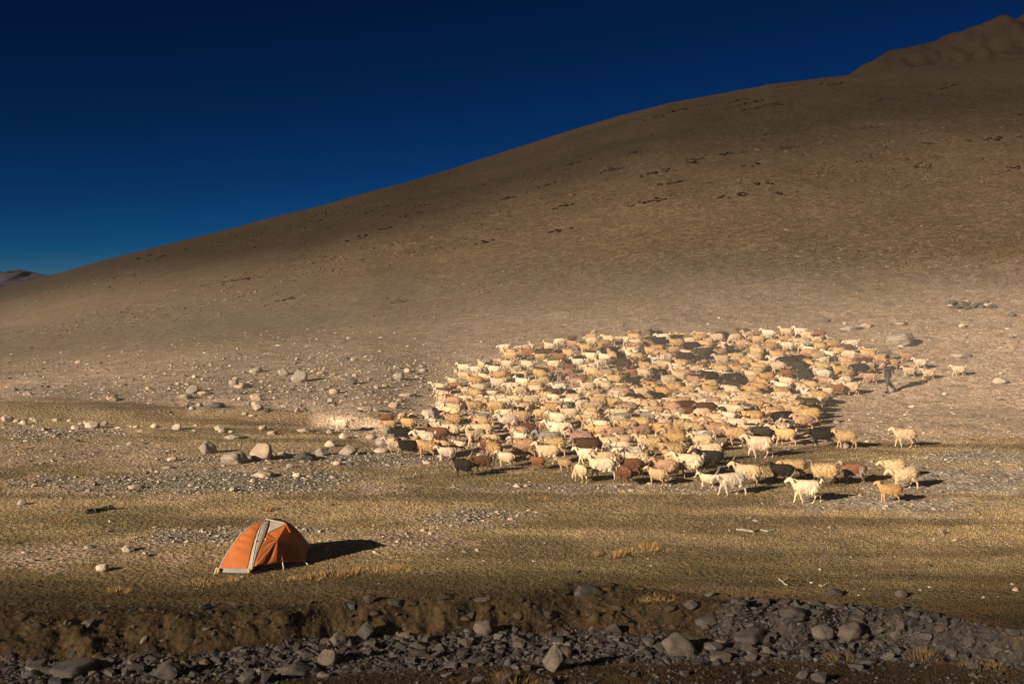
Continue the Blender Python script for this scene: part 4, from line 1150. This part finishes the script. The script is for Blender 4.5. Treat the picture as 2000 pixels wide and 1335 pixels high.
ORD = ['leftmost'] + [w + ' from left' for w in ('second', 'third', 'fourth', 'fifth', 'sixth', 'seventh', 'eighth', 'ninth', 'tenth', 'eleventh', 'twelfth', 'thirteenth', 'fourteenth', 'fifteenth', 'sixteenth', 'seventeenth', 'eighteenth')]
for (coat, kind, zn), lst in made.items():
    lst.sort(key=lambda t: t[0])
    for k, (px, o) in enumerate(lst):
        base = f'{coat} {kind} {zn}'
        if len(lst) == 1: lab = 'only ' + base
        elif len(lst) <= 18: lab = f'{ORD[k]} {base}'
        else: lab = base
        props(o, lab, kind, 'flock of goats and sheep' if len(lst) <= 18 else base)
print('animals', _count)

# ------------------------------------------------------------------ the herder
def herder():
    g = ground_at(1733, 767)
    face = math.pi + .12
    skin = mat_plain('skin', (.20, .11, .07), .6, .15, 20)
    jack = mat_plain('dark_jacket', (.035, .034, .040), .85, .35, 14, .4)
    trou = mat_plain('blue_grey_trousers', (.060, .062, .085), .85, .3, 14, .4)
    black = mat_plain('black_cloth', (.012, .011, .011), .8, .3, 20)
    red = mat_plain('red_trim', (.50, .05, .04), .7, .2, 20)
    root = link('person', None, None, None, g, (0, 0, face))
    props(root, 'herder in dark jacket and grey-blue trousers walking behind the flock with a bundle', 'person')
    # faces +X. hips at .90, one leg straight under the body, the other trailing behind
    hipL, hipR = Vector((0, .09, .90)), Vector((0, -.09, .90))
    legL = [hipL, Vector((.06, .095, .48)), Vector((.05, .095, .09))]            # standing leg (near side is -Y after turning)
    legR = [hipR, Vector((-.06, -.10, .50)), Vector((-.40, -.10, .19))]
    sh = 1.42
    armN = [Vector((0, .19, sh)), Vector((-.06, .25, 1.14)), Vector((.17, .16, 1.10))]
    armF = [Vector((0, -.19, sh)), Vector((-.05, -.25, 1.14)), Vector((.18, -.14, 1.16))]
    bm = bmesh.new()
    tube(bm, [(0, 0, .86), (0, 0, 1.0), (.01, 0, 1.2), (.01, 0, 1.38), (0, 0, 1.47)], [(.15, .11), (.14, .10), (.16, .115), (.17, .11), (.09, .07)], 12)
    tube(bm, [(0, 0, 1.44), (.03, 0, 1.54)], [.055, .052], 8)
    tube(bm, [(.03, 0, 1.53), (.045, 0, 1.60), (.04, 0, 1.68), (.03, 0, 1.73)], [(.055, .06), (.072, .088), (.075, .092), (.05, .06)], 12)
    tube(bm, [(.12, 0, 1.625), (.155, 0, 1.605)], [.016, .018], 6)             # nose
    for s in (1, -1): tube(bm, [(.03, s * .07, 1.62), (.02, s * .088, 1.635)], [.02, .018], 6)
    for ch in (legL, legR): tube(bm, ch, [.085, .06, .042], 8)
    tube(bm, [legL[2], legL[2] + Vector((.0, 0, -.05)), legL[2] + Vector((.16, 0, -.06))], [.04, .035, .03], 8)
    fr = Vector((-.40, -.10, .19))
    tube(bm, [fr, fr + Vector((-.05, 0, -.06)), fr + Vector((.03, 0, -.16))], [.04, .035, .03], 8)
    for ch, s in ((armN, 1), (armF, -1)):
        tube(bm, ch, [.055, .045, .032], 8)
        w = ch[2]; d = (ch[2] - ch[1]).normalized()
        p = w + d * .07
        tube(bm, [w, p], [(.035, .022), (.04, .022)], 8)
        for k in range(4):                                                       # fingers curl round the bundle
            b0 = p + Vector((0, -s * .0, .03 - .02 * k)); L = (.075, .085, .08, .06)[k]
            tube(bm, [b0, b0 + d * L * .5 + Vector((0, -s * .015, 0)), b0 + d * L * .7 + Vector((0, -s * .05, 0))], [.011, .010, .008], 6)
        b0 = w + d * .03 + Vector((0, 0, .03)); tube(bm, [b0, b0 + d * .04 + Vector((0, -s * .02, .03))], [.012, .009], 6)
    me = one_skin('person_body', bm, .011, 2); me.materials.clear()
    link('body', me, skin, root)
    bm = bmesh.new()
    tube(bm, [(-.01, 0, .74), (0, 0, .88), (0, 0, 1.05), (.01, 0, 1.22), (.005, 0, 1.38), (0, 0, 1.46), (.01, 0, 1.52)], [(.215, .165), (.20, .155), (.185, .145), (.205, .15), (.215, .14), (.15, .10), (.075, .075)], 16)
    for ch in (armN, armF): tube(bm, ch, [.085, .075, .055], 10)
    me = one_skin('jacket', bm, .014, 3); me.materials.clear(); jk = link('jacket', me, jack, root)
    bm = bmesh.new()
    tube(bm, [(0, .0, 1.0), (0, 0, .88), (0, 0, .80)], [(.175, .13), (.18, .14), (.16, .12)], 12)
    tube(bm, legL, [.11, .09, .075], 10); tube(bm, legR, [.11, .088, .072], 10)
    me = one_skin('trousers', bm, .013, 3); me.materials.clear(); link('trousers', me, trou, root)
    for foot, dr in ((legL[2] + Vector((0, 0, -.045)), Vector((1, 0, -.08))), (fr + Vector((-.03, 0, -.05)), Vector((.45, 0, -.9)).normalized())):
        bm = bmesh.new(); tube(bm, [foot - dr * .05, foot + dr * .05, foot + dr * .15, foot + dr * .20], [(.045, .048), (.048, .046), (.05, .034), (.035, .022)], 8)
        me = one_skin('shoe', bm, .012, 2); me.materials.clear(); link('shoe', me, black, root)
    bm = bmesh.new(); tube(bm, [(.03, 0, 1.62), (.025, 0, 1.68), (.025, 0, 1.745), (.02, 0, 1.775)], [(.086, .098), (.092, .108), (.078, .09), (.03, .035)], 12)
    me = one_skin('cap', bm, .012, 2); me.materials.clear(); link('cap', me, black, root)
    bm = bmesh.new(); tube(bm, [(.02, .215, 1.42), (.03, .226, 1.34), (.02, .225, 1.24), (.0, .215, 1.16)], [.018, .016, .015, .014], 6)
    me = one_skin('red_stripe', bm, .008, 1); me.materials.clear(); st = link('red_stripe', me, red, root)
    # the bundle held at the chest: a rolled brown blanket tied with pale cord, and the shoulder bag behind
    R = Matrix.Rotation(face, 4, 'Z')
    def place(o): o.matrix_world = Matrix.Translation(g) @ R
    cloth = mat_plain('brown_blanket', (.27, .13, .07), .9, .4, 18, .6); cord = mat_plain('pale_cord', (.62, .52, .38), .8, .2, 20)
    bm = bmesh.new()
    tube(bm, [(.22, -.20, 1.20), (.26, -.06, 1.25), (.26, .08, 1.27), (.24, .22, 1.33)], [.07, .095, .095, .075], 12)
    me = one_skin('bundle', bm, .012, 2); me.materials.clear()
    b = link('bundle', me, cloth); place(b); props(b, 'brown rolled bundle tied with pale cord in the arms of the herder', 'bundle')
    for k, (dy) in enumerate((-.10, .02, .14)):
        bm = bmesh.new()
        ring = [(.26 + .10 * math.cos(a), dy + .02 * math.sin(a), 1.255 + dy * .2 + .10 * math.sin(a)) for a in np.linspace(0, 2 * math.pi, 15)]
        tube(bm, ring, [.012] * 15, 5)
        me = bpy.data.meshes.new('cord'); bm.to_mesh(me); bm.free(); link('cord', me, cord, b)
    bagm = mat_plain('grey_bag', (.11, .10, .09), .85, .3, 14, .4)
    bm = bmesh.new(); tube(bm, [(-.20, .06, 1.22), (-.235, .07, 1.12), (-.24, .07, 1.0), (-.21, .06, .92)], [(.06, .05), (.13, .075), (.14, .08), (.07, .05)], 12)
    me = one_skin('shoulder_bag', bm, .012, 2); me.materials.clear()
    b = link('shoulder_bag', me, bagm); place(b); props(b, 'grey cloth bag slung behind the herder', 'bag')
    bm = bmesh.new(); tube(bm, [(-.20, .10, 1.20), (-.14, .20, 1.30), (-.02, .238, 1.30), (.10, .21, 1.28), (.19, .12, 1.22)], [.014] * 5, 6)
    me = bpy.data.meshes.new('strap'); bm.to_mesh(me); bm.free(); link('strap', me, cord, b)
herder()

# ------------------------------------------------------------------ dust raised by the flock, and an added veil that lifts the shadows
def airborne(name, radii, centre, density, label):
    """dust, or the added fill veil, in the air, thinning out evenly towards its edge."""
    v, f = ico(4)
    me = mesh_np(name, v, f, True)
    m = bpy.data.materials.new(name); m.use_nodes = True
    n, l = m.node_tree.nodes, m.node_tree.links
    n.remove(n['Principled BSDF'])
    vol = n.new('ShaderNodeVolumePrincipled'); vol.inputs['Color'].default_value = (.95, .85, .72, 1)
    tc = n.new('ShaderNodeTexCoord')
    ln = node(n, 'ShaderNodeVectorMath', operation='DOT_PRODUCT'); l.new(tc.outputs['Object'], ln.inputs[0]); l.new(tc.outputs['Object'], ln.inputs[1])
    sub = node(n, 'ShaderNodeMath', operation='SUBTRACT', use_clamp=True); sub.inputs[0].default_value = 1.0; l.new(ln.outputs['Value'], sub.inputs[1])
    mul = node(n, 'ShaderNodeMath', operation='MULTIPLY'); mul.inputs[1].default_value = density; l.new(sub.outputs[0], mul.inputs[0])
    l.new(mul.outputs[0], vol.inputs['Density'])
    l.new(vol.outputs[0], n['Material Output'].inputs['Volume'])
    props(link(name, me, m, None, centre, (0, 0, 0), radii), label, name, kind='stuff')
airborne('dust', (33, 26, 6.5), (18.0, 62, 0.6), 0.0068, 'thin pale dust hanging over the flock')
airborne('fill_haze', (85, 52, 10.0), (0.0, 58, -2.5), 0.0040, 'added thin low veil over the valley floor that lifts the shadows')  # volume added only to brighten the black shadows on the plain
SC.cycles.volume_step_rate = 2.0
SC.cycles.volume_max_steps = 128

# ------------------------------------------------------------------ the tent
def tent():
    g = ground_at(520, 1095)
    root = link('tent', None, None, None, g, (0, 0, .213))
    props(root, 'orange dome tent with beige stripes pitched on the turf', 'tent')
    orange = mat_plain('orange_fly', (.60, .185, .048), .65, .08, 9, .25, .42)
    beige = mat_plain('beige_fly', (.40, .33, .25), .7, .08, 9, .25, .15)
    grey = mat_plain('grey_hem', (.23, .22, .21), .7, .1, 9)
    black = mat_plain('black_mesh', (.012, .012, .014), .9, .2, 30)
    metal = mat_plain('tent_metal', (.6, .6, .58), .35, .1, 20, spec=.6)
    yellow = mat_plain('yellow_tab', (.65, .34, .03), .6, .1, 10)
    S, SZ = .965, 1.06
    A, B, D, E = Vector((-.97, -.83, 0)), Vector((-.31, -1.04, 0)), Vector((.97, .83, 0)), Vector((.31, 1.04, 0))
    H = .80
    def arc(P):
        def f(t):                          # t 0 foot .. 1 top
            hh = float(np.interp(t, [0, .12, .25, .37, .5, .6, .72, .85, 1], [1, .90, .785, .67, .54, .43, .30, .155, 0]))
            zz = float(np.interp(hh, [0, .08, .18, .30, .42, .54, .66, .78, .89, 1], [.80, .797, .785, .75, .692, .605, .49, .352, .19, 0]))
            return Vector((P.x * hh, P.y * hh, zz))
        return f
    aA, aB, aD, aE = arc(A), arc(B), arc(D), arc(E)
    def fabric(name, f, nu, nv, mat, parent=root, wr=.012, thick=.004, dirn=None, seed=0):
        P = [[f(u / nu, v / nv) for v in range(nv + 1)] for u in range(nu + 1)]
        W = []
        for i in range(nu + 1):
            for j in range(nv + 1):
                p = P[i][j]
                d1 = P[min(i + 1, nu)][j] - P[max(i - 1, 0)][j]; d2 = P[i][min(j + 1, nv)] - P[i][max(j - 1, 0)]
                nn = d1.cross(d2)
                if nn.length > 1e-9: nn.normalize()
                e = math.sin(math.pi * j / nv) ** .6 if 0 < j < nv else 0
                w = float(fbm(np.array([p.x * 5 + seed + p.z * 3]), np.array([p.z * 14 + p.y * 3 + p.x * 4]), 3, seed)[0])
                W.append(p + nn * w * wr * 2 * e)
        F = [(i * (nv + 1) + j, i * (nv + 1) + j + 1, (i + 1) * (nv + 1) + j + 1, (i + 1) * (nv + 1) + j) for i in range(nu) for j in range(nv)]
        me = mesh_py(name, [Vector((w.x * S, w.y * S, w.z * SZ)) for w in W], F, True)
        o = link(name, me, mat, parent)
        s = o.modifiers.new('thickness', 'SOLIDIFY'); s.thickness = thick; s.offset = 0
        return o
    def between(f0, f1, t0, t1, w0=0, w1=1, sag=.0):
        def f(u, v):
            t = t0 + (t1 - t0) * u; w = w0 + (w1 - w0) * v
            p = f0(t).lerp(f1(t), w)
            c = Vector((p.x, p.y, 0)); p = p + Vector((-c.x, -c.y, -.3)) * sag * math.sin(math.pi * w) * math.sin(math.pi * min(t, 1))
            return p
        return f
    # end panel, orange up to the roof, with a pale cap towards the left pole
    fabric('end_panel', between(aA, aB, .055, .985, .0, .89, -.05), 40, 24, orange, wr=.016, seed=3)
    cap = fabric('roof_cap', between(aA, aE, .46, .99, .0, .16, .0), 12, 5, beige, seed=4)
    fabric('pole_sleeve', between(aA, aB, .05, .995, .89, 1.0, .0), 26, 3, beige, wr=.006, seed=5)
    # long side behind the porch
    def stripe(u, v):
        t = .05 + .94 * u
        wd = (.025 + .15 * min(1, u / .45)) * min(1, (1.02 - u) / .35) ** .5
        return aB(t) + Vector((1, .30, -.05)) * wd * v + Vector((.008, -.012, .004)) * math.sin(math.pi * v)
    fabric('side_stripe', stripe, 26, 4, beige, wr=.012, seed=6)
    fabric('side_panel', between(lambda t: aB(t) * .97, lambda t: aD(t) * .99, .10, .985, .06, 1, .04), 22, 16, orange, seed=7)
    fabric('back_panel', between(aE, aA, .07, .985, .0, 1, .05), 20, 14, orange, seed=8)
    fabric('far_end_panel', between(aD, aE, .07, .985, .0, 1, .05), 20, 10, orange, seed=9)
    # porch
    apex = Vector((0, 0, H)); R = Vector((.40, -.36, .765)); C = Vector((.79, -.40, .04)); V = Vector((.33, -.72, .115))
    Spt = stripe(.52, 1); Bq = stripe(.02, 1) + Vector((.03, -.01, .03))
    def tri(a, b, c, bul=0.0):
        def f(u, v):
            p = a.lerp(b, u).lerp(a.lerp(c, u), v); return p
        return f
    lift = Vector((.012, -.012, .012))
    fabric('porch_roof', lambda u, v: (stripe(1 - u * .48, 1) + lift).lerp(apex.lerp(R, u) + lift * .6, v), 12, 10, beige, wr=.006, seed=10)
    K = Vector((.23, -.56, .52))                       # gathered point where the folds meet
    def fold(edge, amp, cyc, seed=0):
        def f(u, v):
            e = edge(v); p = K.lerp(e, u)
            rip = amp * math.sin(math.pi * v) * (math.sin(v * math.pi * cyc + seed) + .3 * math.sin(v * math.pi * cyc * 2.3 + seed * 2)) * math.sin(math.pi * u) ** .7
            return p + Vector((.5, -.86, .1)) * rip
        return f
    for k, (edge, amp, cyc) in enumerate([(lambda v: Spt.lerp(R, v), .004, 1.5), (lambda v: R.lerp(C, v), .010, 1.0), (lambda v: C.lerp(V, v), .012, 1.2), (lambda v: V.lerp(Bq, v), .030, 3.2),
                                          (lambda v: Bq.lerp(stripe(.05, 1), min(1, v * 8)) if v < .125 else stripe(.05 + .47 * (v - .125) / .875, 1) + lift * .4, .014, 2.5)]):
        fabric('door_panel', fold(edge, amp, cyc, k * 1.7), 10, 20, orange, wr=.005, seed=20 + k)
    fabric('porch_side', lambda u, v: R.lerp(C, u).lerp(aD(.985 - u * .93), v), 18, 12, orange, seed=30)
    fabric('porch_ridge_cap', lambda u, v: (apex.lerp(aD(.62), u) + lift).lerp(apex.lerp(R, u) + lift, v), 8, 4, beige, wr=.004, seed=31)
    # hems, dark mesh wall under the porch, groundsheet edge
    fabric('hem', lambda u, v: (A.lerp(B, u) * .985 + Vector((0, 0, .012))).lerp(between(aA, aB, .057, .9)(0, u) + Vector((0, 0, .012)), v) + Vector((-.01, -.02, 0)) * math.sin(math.pi * u), 14, 3, grey, wr=.004, seed=32)
    fabric('mesh_wall', lambda u, v: (B * .93).lerp(D * .95, u).lerp(aB(.2).lerp(aD(.2), u) * .93, v) + Vector((0, 0, .01)), 14, 4, black, wr=.003, seed=33)
    fabric('groundsheet', lambda u, v: (Bq * 1 + Vector((.03, .06, -.10))).lerp(C + Vector((-.04, .06, -.03)), u) + Vector((0, .08, .14)) * v, 10, 3, black, wr=.004, seed=34)
    def rod(name, pts, r, mat, parent=root):
        bm = bmesh.new(); tube(bm, [Vector((p[0] * S, p[1] * S, p[2] * SZ)) for p in pts], [r] * len(pts), 6)
        me = bpy.data.meshes.new(name); bm.to_mesh(me); bm.free(); return link(name, me, mat, parent)
    rod('pole', [aA(t / 16) * 1.008 for t in range(17)] + [aD(1 - t / 16) * 1.008 for t in range(1, 17)], .007, metal)
    rod('pole', [aB(t / 16) * 1.008 for t in range(17)] + [aE(1 - t / 16) * 1.008 for t in range(1, 17)], .007, metal)
    rod('ridge_trim', [apex + Vector((0, -.005, .02)), R + Vector((0, -.01, .02))], .013, beige)
    rod('porch_edge', [R + Vector((.01, -.02, .01)), R.lerp(C, .22) + Vector((.01, -.025, .01))], .018, orange)
    rod('guy_line', [V + Vector((0, -.01, .0)), V + Vector((.02, -.06, -.115))], .009, metal)
    rod('guy_line', [C + Vector((0, 0, .0)), C + Vector((.06, -.05, -.05))], .009, metal)
    rod('stake', [A + Vector((-.01, -.02, .11)), A + Vector((-.06, -.06, -.02))], .011, metal)
    rod('stake', [V + Vector((.03, -.07, -.05)), V + Vector((.035, -.075, -.16))], .016, black)
    rod('stake', [B + Vector((-.01, -.03, .06)), B + Vector((-.02, -.05, -.04))], .014, black)
    for P, Q in ((A, .04), (B, .95)):
        p = A.lerp(B, Q)
        rod('corner_tab', [p + Vector((0, -.03, .03)), p + Vector((.0, -.025, .10))], .02, yellow)
    rod('toggle', [aB(.42) + Vector((-.03, -.02, 0)), aB(.42) + Vector((-.01, -.03, .015))], .012, metal)
    rod('toggle', [stripe(.42, 1) + Vector((.0, -.02, 0)), stripe(.42, 1) + Vector((.02, -.03, .0))], .012, metal)
tent()

# ------------------------------------------------------------------ driftwood and litter on the turf
def stick(px0, py0, px1, py1, r, mat, label, name='branch'):
    a, b = ground_at(px0, py0), ground_at(px1, py1)
    bm = bmesh.new()
    pts = [a.lerp(b, t) + Vector((0, random.uniform(-.16, .16) * (0 < t < 1), r * .7)) for t in np.linspace(0, 1, 7)]
    for p in pts: p.z = h1(p.x, p.y) + r * random.uniform(.5, 1.3)
    o0 = Vector(pts[0])
    tube(bm, [p - o0 for p in pts], [r * random.uniform(.6, 1.2) for _ in pts], 6)
    mid = pts[3] - o0
    tube(bm, [mid, mid + Vector((.15, .12, .05))], [r * .6, r * .3], 5)
    me = bpy.data.meshes.new(name); bm.to_mesh(me); bm.free()
    o = link(name, me, mat, None, o0); props(o, label, 'branch')
WOOD_D = mat_plain('dark_wood', (.05, .042, .035), .9, .3, 12); WOOD_P = mat_plain('bleached_wood', (.28, .235, .18), .9, .3, 12)
stick(168, 1003, 222, 995, .06, WOOD_D, 'dark driftwood branch lying on the turf at left')
stick(1424, 1037, 1512, 1036, .028, WOOD_P, 'bleached driftwood lying on the turf below the white goat')
stick(1522, 1133, 1537, 1143, .02, WOOD_P, 'short pale stick above the gravel at lower right')
stick(1600, 1143, 1612, 1142, .015, WOOD_P, 'tiny pale stick right of the short one at lower right')
